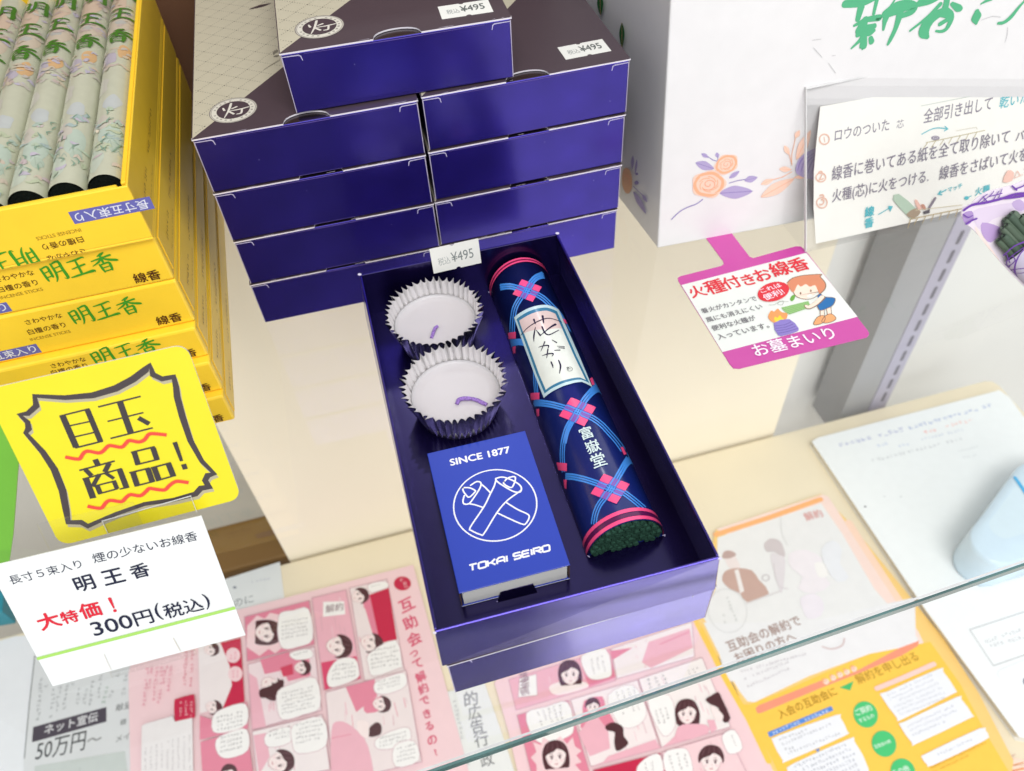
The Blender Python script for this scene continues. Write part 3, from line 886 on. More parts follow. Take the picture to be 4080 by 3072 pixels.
panel = [(1452, 820), (1500, 790), (1580, 752), (1690, 735), (1762, 762), (1820, 890), (1925, 1130), (2025, 1335), (1975, 1312), (1880, 1325), (1770, 1362), (1682, 1418), (1625, 1285), (1528, 1020)]
ik.fill(panel, K(240, 244, 236, .9))
ik.fill([panel[0], panel[1], panel[2], panel[3], panel[4], panel[5], (1700, 900), (1490, 930)], K(238, 212, 208))
lb = ik.build('label', m_wrap, bun)
ik = Ink(Ro, 3.0e-4, 6e-6); ik.z = 'a4'
DK = K(30, 16, 60)
for st in ([(1470, 945, 5), (1530, 880, 7), (1620, 825, 9), (1710, 802, 8), (1815, 835, 4)], [(1578, 812, 14), (1592, 850, 6)], [(1652, 782, 16), (1662, 842, 8)],
           [(1592, 880, 5), (1580, 950, 13), (1580, 1005, 3)], [(1600, 905, 4), (1635, 950, 13)], [(1762, 855, 16), (1720, 880, 12), (1640, 945, 6)], [(1648, 875, 12), (1672, 925, 12), (1710, 945, 10), (1790, 905, 5)],
           [(1620, 1052, 4), (1660, 1040, 9), (1705, 1038, 10), (1700, 1062, 5)], [(1672, 1005, 10), (1660, 1040, 8), (1640, 1085, 4)], [(1735, 990, 5), (1772, 1012, 10)],
           [(1652, 1125, 4), (1700, 1110, 10), (1745, 1108, 10), (1735, 1130, 5)], [(1700, 1070, 10), (1695, 1110, 8), (1690, 1145, 4)], [(1755, 1080, 5), (1800, 1078, 10)], [(1790, 1058, 4), (1838, 1062, 9)], [(1780, 1045, 4), (1840, 1050, 6)],
           [(1728, 1180, 10), (1740, 1210, 10), (1745, 1232, 4)], [(1790, 1165, 8), (1808, 1215, 13), (1800, 1278, 6)]):
    ik.brush(st, DK, smooth=4)
ik.ring((1886, 1242), 22, 18, 3.5, K(120, 122, 122), n=20); ik.text('R', (1876, 1250), (1896, 1242), K(120, 122, 122))
ik.build('lettering', m_ink, lb)
ik = Ink(Ro, 2.0e-4, 6e-6); ik.z = 'b2'
for ch, A, B in (('富', (572, 402), (690, 362)), ('嶽', (632, 545), (765, 500)), ('堂', (690, 690), (826, 645))):
    ik.text(ch, A, B, K(226, 244, 244), .012)
ik.build('lettering', m_ink, bun)
# the sticks at the open end
rs = random.Random(4)
r_s = .00112
pts = []
j = 0
while True:
    zz = r_s * 1.05 + j * r_s * 1.78
    if zz > .0165: break
    xx = -.0142 + (r_s if j % 2 else 0)
    while xx < .0143:
        if (abs(xx) + r_s * .75) ** 2 / hw ** 2 + (zz + r_s * .75) ** 2 / .0172 ** 2 < 1.0: pts.append((xx + rs.uniform(-.00012, .00012), zz + rs.uniform(-.00012, .00012)))
        xx += 2 * r_s
    j += 1
pts = pts[:100]
stick_me = None
for x, zz in pts:
    g = Geo(); n = 9; l = rs.uniform(-.0002, .0012)
    rr = r_s * rs.uniform(.9, 1.03)
    ring = lambda r, v: [Ro.F.P(x + r * math.cos(2 * math.pi * k / n), v, zz + r * math.sin(2 * math.pi * k / n)) for k in range(n)]
    g.v += [tuple(p) for p in ring(rr, .004)] + [tuple(p) for p in ring(rr, -l)] + [tuple(p) for p in ring(rr * .9, -l - .00006)]
    for i in (0, 1):
        for k in range(n): g.f.append((i * n + k, (i + 1) * n + k, (i + 1) * n + (k + 1) % n, i * n + (k + 1) % n)); g.c.append(WHITE)
    g.f.append(tuple(2 * n + k for k in range(n))); g.c.append(WHITE)
    g.build('incense_stick', m_stick, bun)

# ------------------------------------------------------------------ brushed characters (unit square, y up)
MEI = [[(.10, .78, .09), (.12, .25, .10), (.13, .12, .05)], [(.10, .76, .06), (.36, .84, .09), (.38, .60, .11), (.37, .30, .09)], [(.14, .55, .05), (.36, .60, .06)], [(.13, .30, .05), (.38, .36, .07)],
       [(.55, .92, .08), (.56, .50, .10), (.50, .20, .08), (.40, .02, .03)], [(.55, .90, .06), (.86, .98, .11), (.88, .60, .12), (.90, .18, .13), (.84, .08, .06), (.76, .14, .02)], [(.57, .68, .05), (.85, .74, .06)], [(.56, .46, .05), (.86, .52, .06)]]
OU = [[(.16, .84, .05), (.50, .88, .09), (.80, .95, .07), (.86, .90, .03)], [(.50, .88, .07), (.49, .50, .10), (.47, .16, .10)], [(.22, .48, .05), (.50, .54, .08), (.76, .60, .08)], [(.02, .08, .05), (.30, .12, .10), (.60, .16, .09), (.95, .20, .14), (1.0, .14, .03)]]
KOU = [[(.66, .98, .05), (.52, .90, .12), (.36, .84, .03)], [(.06, .66, .05), (.40, .72, .08), (.86, .80, .09)], [(.48, .90, .07), (.47, .62, .10), (.46, .44, .07)], [(.46, .72, .06), (.30, .56, .09), (.02, .42, .03)], [(.48, .72, .05), (.70, .60, .11), (1.0, .50, .12), (1.04, .46, .03)],
       [(.30, .42, .08), (.32, .20, .10), (.34, .02, .05)], [(.30, .40, .06), (.66, .46, .10), (.68, .25, .11), (.66, .06, .07)], [(.34, .24, .05), (.64, .28, .05)], [(.34, .06, .06), (.66, .10, .06)]]
GREEN = K(70, 168, 44, .80)
BROWN = K(92, 48, 22, .8)

# ------------------------------------------------------------------ yellow incense boxes
YEL = K(255, 212, 54, 1.0)
XR, XW, YLN = -0.0735, 0.0894, 0.2060
levels = [(0, .0180, .1608), (.0182, .0372, .1650), (.0374, .0552, .1695), (.0555, .0798, .1738), (.0801, .1028, .1742), (.1030, .1285, .1722)]
YL = ['yellow incense box at the bottom of the yellow pile, standing on the glass', 'yellow incense box second from the bottom of the yellow pile', 'yellow incense box third from the bottom, half hidden by the yellow card',
      'yellow incense box fourth from the bottom, its whole front line of writing in view', 'yellow incense box right under the open one at the top of the pile']
FRT = Frame((0, levels[3][2], 0), (1, 0, 0), (0, 0, 1))
def local(z, x, y):                         # design of the box front, measured on the fourth box
    u, v = FRT.px(z, x, y)
    return (u - XR, (v - .0555) / .0243)
def front_print(fr, h, parent, flip=False, zs=.0243):
    ik = Ink(fr, 5e-5)
    sh = .19
    if flip: ik.clip = .0004
    def P(x, y):
        u, v = local('a1', x, y)
        return ((XR + u, v * zs) if not flip else (-(XR + u) + 2 * XR - XW, (1 - v - sh) * zs))
    A = P(0, 1597); rot = lambda a, b: (P(*a), P(*b))
    p = [P(370, 1520), P(312, 1443)]
    # violet label
    u1 = local('a1', 345, 1500)[0]; q0, q1 = (u1 - .0300, .05), (u1, .27)
    rc = [(q0[0], q0[1]), (q1[0], q0[1]), (q1[0], q1[1]), (q0[0], q1[1])]
    f2 = (lambda u, v: (XR + u, v * zs)) if not flip else (lambda u, v: (XR - XW - u, (1 - v - sh) * zs))
    ik.fill([f2(*q) for q in rc], K(112, 112, 190, .84))
    ik.text('長寸五束入り', f2(q0[0] + .0015, .085), f2(q1[0] - .0013, .085), K(236, 238, 250), .01, .95)
    ik.text('さわやかな', *rot((232, 1288), (545, 1222)), BROWN, .004)
    ik.text('白檀の香り', *rot((255, 1374), (578, 1305)), BROWN, .004)
    ik.text('INCENSE STICKS', *rot((270, 1428), (615, 1352)), K(168, 132, 40, .8))
    ik.chars([MEI, OU, KOU], *rot((645, 1300), (1250, 1172)), 1.02, GREEN)
    ik.text('線香', *rot((1372, 1292), (1583, 1246)), BROWN, .012)
    return ik.build('lettering', m_ink, parent)
for i, (z0, z1, y0) in enumerate(levels):
    top = i == 5
    lab = YL[i] if not top else 'open yellow incense box on top of the yellow pile, showing five paper rolls'
    root = thing('yellow_incense_box', lab, 'incense box', (XR, y0, z0), 'yellow incense boxes')
    F = Frame((0, y0, z0), (1, 0, 0), (0, 0, 1)); h = z1 - z0
    F0 = Frame((0, 0, z0), (1, 0, 0), (0, 1, 0))
    dx = (0, .0006, -.0004, .0005, -.0003, 0)[i]
    g = Geo()
    if not top:
        g.box(F0.P, XR - XW + dx, XR + dx * .3, y0, y0 + YLN, 0, h, YEL)
        bx = g.build('carton', m_yellow, root, bevel=.0011)
        fl_ = Geo()                                              # the tucked edge along the right side
        fl_.box(F0.P, XR + dx * .3, XR + dx * .3 + .0004, y0 + .004, y0 + YLN - .004, h * .10, h * .86, YEL)
        fl_.build('tuck_flap', m_yellow, root, bevel=.0002)
    else:
        t = .0009
        g.box(F0.P, XR - XW, XR, y0, y0 + YLN, 0, .0012, YEL)
        g.box(F0.P, XR - XW, XR, y0, y0 + t, .0012, h, YEL)
        g.box(F0.P, XR - t, XR, y0 + t, y0 + YLN, .0012, h, YEL)
        g.box(F0.P, XR - XW, XR - XW + t, y0 + t, y0 + YLN, .0012, h, YEL)
        g.box(F0.P, XR - XW + t, XR - t, y0 + YLN - t, y0 + YLN, .0012, h, YEL)
        g.build('carton', m_yellow, root, bevel=.0004)
        g = Geo()                                                # folded double rim
        g.box(F0.P, XR - .0032, XR - .0011, y0 + .004, y0 + YLN - .004, h - .010, h - .0006, YEL)
        g.build('inner_flap', m_yellow, root, bevel=.0006)
        g = Geo()
        g.box(F0.P, XR - XW + .002, XR - .0042, y0 + .0011, y0 + .0038, h - .011, h - .0004, YEL)
        g.build('inner_flap', m_yellow, root, bevel=.0009)
        ik = Ink(F0, h + 4e-5); ik.z = 'a1'
        ik.disc((1066, 70), 14, 14, K(226, 214, 190), n=10); ik.disc((1122, 122), 16, 22, K(220, 205, 170), n=10)
        ik.build('torn_corner', m_paper, root)
    front_print(F, h, root, flip=top, zs=h)
    # grey print along the right side
    Fs = Frame((XR + .0006 + dx * .3, y0, z0), (0, 1, 0), (0, 0, 1))
    ik = Ink(Fs, 3e-5)
    ik.micro((.012, h * .42), (.034, h * .42), .0024, K(150, 112, 36)); ik.micro((.014, h * .20), (.045, h * .20), .0014, K(186, 146, 46)); ik.micro((.047, h * .35), (.085, h * .35), .0026, K(158, 120, 36))
    ik.build('lettering', m_ink, root)

# five paper rolls in the open box
for i in range(5):
    xc = -.0842 - .0147 * i
    y0 = .1835 - .0003 * i
    zc = .1212
    rt = thing('incense_roll', ['rolled incense bundle next to the right wall of the open yellow box', 'rolled incense bundle second from the right wall of the open yellow box', 'rolled incense bundle in the middle of the five in the yellow box',
                                'rolled incense bundle fourth from the right wall of the open yellow box', 'rolled incense bundle farthest left in the open yellow box'][i], 'incense roll', (xc, y0, zc), 'paper rolls in the open yellow box')
    r = .00715
    A = Arch((xc, y0, zc), (1, 0, 0), (0, 1, 0), r, r * 1.02, .19)
    g = Geo(); NN = 30
    PAP = K(216, 218, 194, .80)
    for j, (v, rr) in enumerate(((.0, 1), (.19, 1))):
        g.v += [(xc + r * math.cos(2 * math.pi * k / NN), y0 + v, zc + r * 1.02 * math.sin(2 * math.pi * k / NN)) for k in range(NN)]
    for k in range(NN): g.f.append((k, (k + 1) % NN, NN + (k + 1) % NN, NN + k)); g.c.append(PAP)
    wp = g.build('wrapper', m_wrap, rt, smooth=True)
    g = Geo()
    for v, rr in ((.0008, .93), (.004, .97)):
        g.v += [(xc + r * rr * math.cos(2 * math.pi * k / NN), y0 + v, zc + r * rr * math.sin(2 * math.pi * k / NN)) for k in range(NN)]
    for k in range(NN): g.f.append((k, (k + 1) % NN, NN + (k + 1) % NN, NN + k)); g.c.append(WHITE)
    g.f.append(tuple(range(NN))[::-1]); g.c.append(WHITE)
    g.build('stick_ends', m_end, rt)
    ik = Ink(A, 3e-5, 6e-6)
    Sx = A.S; off = .06 * (i % 3) * Sx
    def blob(cu, cv, du, dv, col, seed):
        rb = random.Random(seed)
        ik.fill([(cu + du * rb.uniform(.7, 1.15) * math.cos(t), cv + dv * rb.uniform(.75, 1.15) * math.sin(t)) for t in (2 * math.pi * k / 9 for k in range(9))], col, smooth=3)
    c0 = Sx * (.50 + (.05, .02, -.01, .04, -.02)[i])
    pale = lambda r_, g_, b_: K(r_ - 4, g_ - 4, b_ - 4, .82)
    for cu, cv, du, dv, col in ((.35, .012, .20, .008, (214, 224, 206)), (.62, .030, .22, .010, (206, 222, 206)), (.40, .040, .2, .006, (222, 216, 202)), (.55, .056, .18, .006, (214, 220, 218)),
                                (.30, .072, .18, .008, (222, 220, 206)), (.68, .020, .10, .004, (198, 214, 196)), (.5, .135, .4, .012, (226, 212, 190)), (.4, .16, .3, .014, (232, 208, 184))):
        blob(Sx * cu, cv, Sx * du, dv, pale(*col), i * 17 + int(cv * 1000))
    blob(c0 - Sx * .16, .0975, Sx * .20, .0065, pale(208, 200, 212), i + 3)
    blob(c0 + Sx * .13, .1040, Sx * .17, .0070, pale(238, 196, 144), i + 7)
    blob(c0, .1345, Sx * .14, .0024, pale(206, 206, 198), i + 9)
    for k in range(5): ik.brush([(Sx * (.2 + .12 * k), .018 + .004 * (k % 2), .0002), (Sx * (.24 + .12 * k), .021 + .004 * (k % 2), .0006), (Sx * (.3 + .12 * k), .018, .0002)], pale(190, 206, 188), smooth=2)
    rq = random.Random(40 + i)
    for _ in range(70):                                            # dense pastel scenery: mist, leaves, waves
        cu, cv = Sx * rq.uniform(.12, .88), rq.choice((rq.uniform(.004, .055), rq.uniform(.085, .108), rq.uniform(.13, .175)))
        col = rq.choice(((196, 214, 200), (204, 220, 196), (214, 206, 220), (228, 214, 196), (188, 208, 204), (222, 206, 206), (208, 218, 186))) if cv < .06 else rq.choice(((222, 204, 196), (212, 206, 222), (228, 214, 190), (218, 212, 200)))
        L_ = Sx * rq.uniform(.08, .26)
        ik.brush([(cu - L_ * .5, cv + rq.uniform(-.001, .001), .0004), (cu - L_ * .2, cv + rq.uniform(-.0015, .0015), rq.uniform(.0008, .0026)), (cu + L_ * .2, cv + rq.uniform(-.0015, .0015), rq.uniform(.0008, .0022)), (cu + L_ * .5, cv + rq.uniform(-.001, .001), .0003)], pale(*col), smooth=3)
    for _ in range(12):
        cu, cv = Sx * rq.uniform(.2, .8), rq.uniform(.010, .050)
        ik.brush([(cu, cv, .0002), (cu + rq.uniform(-.001, .001), cv + .002, .0006), (cu + rq.uniform(-.002, .002), cv + .004, .0002)], pale(150, 182, 160), smooth=2)
    gr = K(72, 138, 40, .8)
    wch = .0158
    A2 = (c0 - wch * .5, .1120)
    ik.chars([KOU], A2, (A2[0] + wch * .95, A2[1]), .95, gr)
    ik.chars([OU], (A2[0], A2[1] + .0245), (A2[0] + wch * .95, A2[1] + .0245), .95, gr)
    ik.chars([MEI], (A2[0], A2[1] + .050), (A2[0] + wch * .95, A2[1] + .050), .95, gr)
    ik.build('print', m_wrap, wp)

# ------------------------------------------------------------------ the two price cards on their clear stand
def quad_frame(o, u, v):
    return Frame(o, Vector(u) - Vector(o), Vector(v) - Vector(o))
Fw = quad_frame((-.146, .0453, .004), (-.074, .0461, .0016), (-.1444, .0674, .0582))
Fy = quad_frame((-.1248, .0747, .050), (-.0599, .0766, .049), (-.1247, .1007, .1085))
yc = thing('special_offer_card', 'bright yellow square card with a black ragged frame and red wavy lines', 'card', tuple(Fy.O))
def rounded(w_, h_, r, n=5):
    out = []
    for cx, cy, a in ((w_ - r, r, -90), (w_ - r, h_ - r, 0), (r, h_ - r, 90), (r, r, 180)):
        out += [(cx + r * math.cos(math.radians(a + 90 * k / n)), cy + r * math.sin(math.radians(a + 90 * k / n))) for k in range(n + 1)]
    return out
g = Geo(); g.prism(Fy.P, rounded(.0652, .0640, .0042), -.0008, 0, K(250, 236, 36, .78), rim=WHITE)
cardo = g.build('card', m_gloss, yc)
ik = Ink(Fy); ik.z = 'a2'
border = [(300, 515, 34), (560, 530, 46), (800, 510, 56), (1000, 450, 62), (1150, 370, 62), (1262, 285, 60), (1295, 250, 30), (1320, 330, 50), (1400, 368, 46), (1500, 350, 40), (1522, 440, 50), (1530, 520, 55), (1575, 690, 55), (1645, 900, 48), (1745, 1080, 40), (1850, 1185, 30), (1795, 1200, 50), (1772, 1245, 46), (1805, 1300, 45),
          (1735, 1312, 50), (1690, 1362, 48), (1500, 1412, 38), (1250, 1448, 38), (1000, 1535, 36), (860, 1595, 36), (760, 1640, 40), (700, 1606, 46), (590, 1606, 40), (572, 1500, 54), (540, 1330, 60), (470, 1150, 58), (370, 1000, 50), (222, 835, 34), (248, 800, 50), (238, 740, 44), (170, 678, 28), (240, 668, 46), (315, 600, 50)]
ik.brush([(x + 16, y + 26, w_ * .9) for x, y, w_ in border], K(186, 178, 150), closed=True)
ik.brush(border, K(78, 70, 72, .8), closed=True)
bar = K(70, 64, 66, .8)
V_ = lambda *q: [ik.brush([p[:2], p[2:4]], bar, p[4], cap=False) for p in q]
V_((540, 686, 660, 960, 52), (752, 628, 868, 906, 46), (515, 690, 770, 626, 15), (588, 776, 792, 732, 14), (632, 872, 830, 826, 14), (650, 964, 890, 904, 16))
V_((848, 610, 1216, 518, 15), (930, 735, 1240, 658, 14), (955, 882, 1320, 790, 15), (1036, 566, 1132, 838, 52), (1196, 704, 1290, 756, 42))
V_((822, 1062, 846, 1110, 46), (685, 1158, 992, 1076, 16), (738, 1150, 792, 1205, 40), (945, 1092, 905, 1172, 40), (712, 1234, 1052, 1142, 15), (742, 1226, 806, 1398, 50), (1032, 1146, 1096, 1312, 46), (1035, 1320, 1100, 1300, 13), (858, 1192, 800, 1296, 34), (912, 1180, 985, 1228, 30),
   (838, 1286, 868, 1358, 40), (826, 1290, 1002, 1246, 14), (985, 1250, 1012, 1316, 36), (850, 1360, 1020, 1314, 14))
V_((1160, 998, 1194, 1108, 44), (1322, 962, 1358, 1066, 44), (1132, 1002, 1338, 952, 15), (1176, 1108, 1378, 1058, 14), (1148, 1172, 1188, 1292, 46), (1278, 1142, 1318, 1258, 46), (1118, 1178, 1294, 1136, 15), (1168, 1292, 1334, 1250, 14),
   (1332, 1130, 1374, 1244, 46), (1456, 1100, 1500, 1210, 46), (1304, 1136, 1478, 1090, 15), (1352, 1246, 1518, 1198, 14))
ik.brush([(1510, 912, 38), (1570, 1076, 26)], bar, cap=False); ik.brush([(1586, 1102, 40), (1602, 1146, 40)], bar, cap=False)
RED = K(240, 82, 66, .86)
for wv in ([(565, 1040), (640, 1055), (690, 1055), (720, 1010), (760, 990), (850, 1005), (890, 990), (930, 950), (960, 942), (1050, 955), (1090, 920), (1120, 898), (1200, 910), (1250, 890), (1280, 850), (1320, 838), (1440, 850)],
           [(757, 1465), (830, 1480), (880, 1478), (920, 1430), (960, 1415), (1050, 1425), (1090, 1390), (1130, 1365), (1210, 1375), (1260, 1340), (1290, 1312), (1340, 1318), (1420, 1325), (1460, 1290), (1500, 1260), (1540, 1250), (1630, 1262)]):
    ik.brush(wv, RED, 31, smooth=4, cap=False)
ik.build('lettering', m_ink, cardo)
pc = thing('price_card', 'white price card with red and black writing above a green line', 'card', tuple(Fw.O))
g = Geo(); g.prism(Fw.P, [(0, 0), (.0721, 0), (.0721, .0586), (0, .0586)], -.0004, 0, K(250, 253, 253, .80))
cardw = g.build('card', m_paper, pc)
ik = Ink(Fw); ik.z = 'a3'
INK = K(36, 40, 66, .8)
ik.text('長寸５束入り', (100, 716), (718, 566), INK, .004, 1.0)
ik.text('煙の少ないお線香', (818, 530), (1715, 328), INK, .004, 1.0)
for ch, a, b in (('明', (680, 782), (838, 742)), ('王', (915, 722), (1090, 680)), ('香', (1155, 668), (1308, 630))): ik.text(ch, a, b, INK, .018)
RD = K(226, 42, 62, .85)
for ch, a, b in (('大', (368, 1112), (545, 1062)), ('特', (556, 1056), (694, 1022)), ('価', (718, 1012), (890, 972))): ik.text(ch, a, b, RD, .026)
ik.brush([(948, 832, 26), (985, 912, 12)], RD); ik.disc((994, 936), 16, 13, RD, n=12)
ik.text('300', (820, 1156), (1162, 1076), INK, .006, .92); ik.text('円', (1188, 1072), (1340, 1034), INK, .008); ik.text('(', (1368, 1022), (1420, 1010), INK, .0, 1.0)
ik.text('税込', (1440, 1008), (1770, 928), INK, .008); ik.text(')', (1785, 925), (1832, 914), INK)
ik.brush([(322, 1350), (2032, 910)], K(172, 222, 108, .88), 28, cap=False)
ik.brush([(900, 1310), (935, 1390), (962, 1442)], K(226, 222, 214), 5); ik.brush([(1498, 1170), (1530, 1230), (1560, 1282)], K(222, 216, 206), 7)
ik.build('lettering', m_ink, cardw)
st = thing('card_stand', 'clear plastic price card stand behind the white card', 'card stand', tuple(Fw.O))
g = Geo(); g.box(Fw.P, .020, .052, -.004, .070, -.0016, -.0007, WHITE)
g.build('back_plate', m_acryl, st)
g = Geo(); g.prism(Frame((0, 0, .0003), (1, 0, 0), (0, 1, 0)).P, [(-.126, .046), (-.094, .046), (-.094, .085), (-.126, .085)], 0, .0009, WHITE)
g.build('foot_plate', m_acryl, st)
cl = Ink(Fy, .0008); cl.z = 'a2'
cp = [Fy.px('a2', *q) for q in ((888, 1582), (1648, 1368), (1705, 1530), (940, 1700))]
g = Geo(); g.prism(Fy.P, cp, .0006, .0011, WHITE); g.build('clip', m_acryl, st)
cl.brush([(886, 1586), (1650, 1370)], K(232, 226, 206), 10); cl.brush([(886, 1586), (935, 1690)], K(206, 196, 80), 6); cl.brush([(1650, 1372), (1702, 1510)], K(214, 204, 90), 5)
cl.build('clip_edge', m_acryl_edge, st)

# ------------------------------------------------------------------ white carton with printed roses
o0 = at_z('src', 2620, 990, 0); o1 = at_z('src', 3220, 878, 0)
ux = (o1 - o0).normalized()
lean = .018 / .14
Fc = Frame(o0 + Vector((0, 0, .0001)), ux, Vector((-ux.y * lean, ux.x * lean, 1)))
s1 = at_z('e2', 300, 712, 0); sy = (s1 - o0).normalized()
wc = thing('white_carton', 'tall white carton printed with roses, leaves and large green brush writing', 'carton', tuple(o0))
g = Geo(); WCOL = K(245, 244, 245, .84)
HT = .22
q = [Fc.P(0, 0), Fc.P(.30, 0), Fc.P(.30, 0) + sy * .16, Fc.P(0, 0) + sy * .16]
up = Fc.V * HT
upb = Vector((0, 0, 1)) * HT
vs = q + [q[0] + up, q[1] + up, q[2] + upb, q[3] + upb]
g.add(vs, [(3, 2, 1, 0), (4, 5, 6, 7), (0, 1, 5, 4), (1, 2, 6, 5), (2, 3, 7, 6), (3, 0, 4, 7)], WCOL)
body = g.build('carton', m_gloss, wc, bevel=.0008)
ik = Ink(Fc, 1e-4); ik.z = 'e2'
PE, PE2, PE3 = K(255, 216, 196, .88), K(252, 186, 148, .88), K(244, 160, 120, .88)
VI, VI2 = K(186, 172, 216, .86), K(150, 136, 196, .86)
def rose(cx, cy, rx, ry, rot, sd):
    rb = random.Random(sd)
    P = lambda r, t: (cx + r * rx * math.cos(t) * math.cos(rot) - r * ry * math.sin(t) * math.sin(rot), cy + r * rx * math.cos(t) * math.sin(rot) + r * ry * math.sin(t) * math.cos(rot))
    ik.fill([P(1 + .07 * math.sin(5 * t + sd), t) for t in (2 * math.pi * k / 30 for k in range(30))], PE)
    for k in range(7):
        t0 = k * .95 + rb.uniform(-.2, .2)
        ik.brush([P(.88 - .02 * j, t0 + .22 * j) + (rx * (.05 + .12 * math.sin(math.pi * j / 6)),) for j in range(7)], PE2, smooth=2)
    for k in range(6):
        t0 = k * 1.1 + .4
        ik.brush([P(.58 - .03 * j, t0 + .25 * j) + (rx * .05,) for j in range(6)], PE2, smooth=2)
    ik.brush([P(.08 + .035 * j, .8 * j) + (rx * .035,) for j in range(12)], PE3, smooth=2)
def leaf2(a, b, wd, col=VI):
    a, b = Vector(a), Vector(b); d = b - a; n_ = Vector((-d.y, d.x)).normalized() * wd
    ik.fill([tuple(a), tuple(a.lerp(b, .25) + n_ * .8), tuple(a.lerp(b, .55) + n_), tuple(b), tuple(a.lerp(b, .55) - n_), tuple(a.lerp(b, .25) - n_ * .8)], col, smooth=4)
    ik.brush([tuple(a), tuple(b)], VI2 if col is VI else PE2, max(3, wd * .12))
leaf2((955, 372), (1115, 425), 38); leaf2((1005, 292), (1068, 325), 18); leaf2((1140, 282), (1150, 330), 18)
ik.brush([(1065, 320), (1110, 350), (1150, 358)], VI2, 6); ik.brush([(1150, 325), (1150, 360)], VI2, 5)
leaf2((1168, 640), (1455, 622), 55); leaf2((1250, 508), (1340, 445), 20); leaf2((1385, 530), (1498, 500), 28); ik.brush([(1250, 550), (1320, 530), (1390, 518)], VI2, 7)
ik.brush([(742, 870), (810, 805), (880, 765), (960, 735), (1015, 695)], VI2, 9, smooth=3)
rose(1225, 385, 110, 82, -.5, 3); rose(1068, 560, 150, 118, -.15, 1)
leaf2((1530, 672), (1820, 510), 48, PE); leaf2((1530, 560), (1640, 515), 22, PE); ik.brush([(1640, 518), (1720, 495), (1800, 450)], PE2, 6)
leaf2((1690, 425), (1795, 430), 24, PE); leaf2((1735, 220), (1778, 300), 22, PE); leaf2((1830, 150), (1868, 85), 22, PE); ik.brush([(1778, 300), (1800, 380)], PE2, 5); ik.brush([(1832, 150), (1800, 300), (1800, 390)], PE2, 5)
leaf2((1840, 340), (1965, 85), 40, PE); leaf2((1820, 500), (1940, 490), 16, PE)
ik.fill([(1832, 440), (1860, 340), (1940, 270), (2060, 230), (2180, 260), (2230, 400), (2150, 520), (2000, 520), (1880, 490)], VI, smooth=4)
for k in range(5): ik.brush([(1850 + 30 * k, 440 + 6 * k, 6), (1880 + 34 * k, 350, 14), (1960 + 34 * k, 280 + 4 * k, 6)], VI2, smooth=3)
ik.build('print', m_ink, body)
Fcs = Frame(Fc.P(0, 0) + sy * .16, -sy, (0, 0, 1))
ik = Ink(Fcs, 2e-4); ik.z = 'e2'
PE = K(250, 190, 150, .86)
ik.fill([(330, 420), (370, 430), (395, 500), (395, 590), (370, 640), (335, 630), (310, 560), (312, 470)], PE, smooth=3)
ik.brush([(335, 480, 10), (370, 500, 18), (380, 560, 10)], PE2, smooth=3)
VIs, VI2 = VI, VI2
leaf2((405, 310), (398, 430), 14); leaf2((440, 345), (425, 470), 10); leaf2((410, 625), (520, 820), 22); leaf2((485, 650), (530, 718), 14); ik.brush([(410, 580), (450, 620), (490, 655)], VI2, 6); ik.disc((437, 548), 20, 18, VI2, n=12); ik.disc((440, 470), 12, 12, VI2, n=10)
ik.build('print', m_ink, body)
for a, b, wd in (((1690, 195), (1690, 410), 22), ((1500, -60), (1505, 130), 26)): ik = Ink(Fcs, 2e-4); ik.z = 'z3'; leaf2(a, b, wd, K(40, 110, 52, .8)); ik.build('leaf_print', m_ink, body)
ik = Ink(Fc, 1.4e-4); ik.z = 'z5'
GR = K(96, 196, 146, .76)
for stq in ([(350, 36, 60), (480, 26, 66), (560, 5, 60), (650, -25, 30)], [(500, 70, 60), (470, 180, 44)], [(652, -10, 34), (620, 130, 26)], [(436, 242, 22), (540, 190, 40), (660, 168, 50), (672, 172, 46)], [(540, 190, 60), (490, 290, 80), (470, 330, 40)],
            [(490, 300, 70), (560, 285, 90), (620, 250, 50)], [(500, 320, 30), (580, 310, 50), (625, 290, 24)], [(530, 320, 44), (520, 440, 62), (515, 462, 20)], [(520, 340, 40), (480, 390, 30), (408, 458, 14)], [(590, 360, 36), (600, 395, 44)],
            [(825, -10, 14), (770, 80, 24), (735, 170, 50), (722, 220, 34), (712, 280, 20)], [(735, 130, 70), (830, 80, 100), (930, 50, 84), (1005, 60, 56), (980, 110, 50), (880, 150, 40)], [(870, 130, 60), (830, 260, 40), (785, 360, 36), (755, 418, 22)],
            [(1060, 25, 60), (1160, 0, 60), (1240, -30, 40)], [(1320, -30, 46), (1290, 90, 56), (1230, 130, 50)], [(1250, 40, 36), (1130, 160, 26), (965, 290, 18)], [(1270, 110, 60), (1170, 170, 84), (1110, 250, 90), (1100, 310, 84), (1130, 352, 30)],
            [(1280, 110, 80), (1340, 140, 60), (1350, 190, 44), (1310, 270, 34), (1260, 296, 24), (1210, 292, 16)], [(1310, 190, 34), (1250, 225, 36)], [(1362, 35, 30), (1420, 75, 52), (1440, 84, 40)],
            [(1636, 36, 10), (1690, 5, 24), (1740, -10, 20)], [(1596, 110, 40), (1592, 165, 78), (1592, 222, 20)], [(2120, -60, 10), (2010, 50, 22), (1920, 160, 34), (1850, 212, 26), (1800, 218, 20)]):
    ik.brush([(x, y, w_ * 1.15) for x, y, w_ in stq], GR, smooth=4)
for ln in ([(35, 380), (120, 368)], [(48, 450), (130, 542)], [(190, 596), (258, 690)], [(225, 528), (256, 522)], [(1640, 190), (1740, 152), (1822, 160)], [(1888, 258), (1885, 330), (1862, 400)]):
    ik.brush(ln, K(196, 196, 198), 3.5, smooth=2)
ik.build('lettering', m_ink, body)

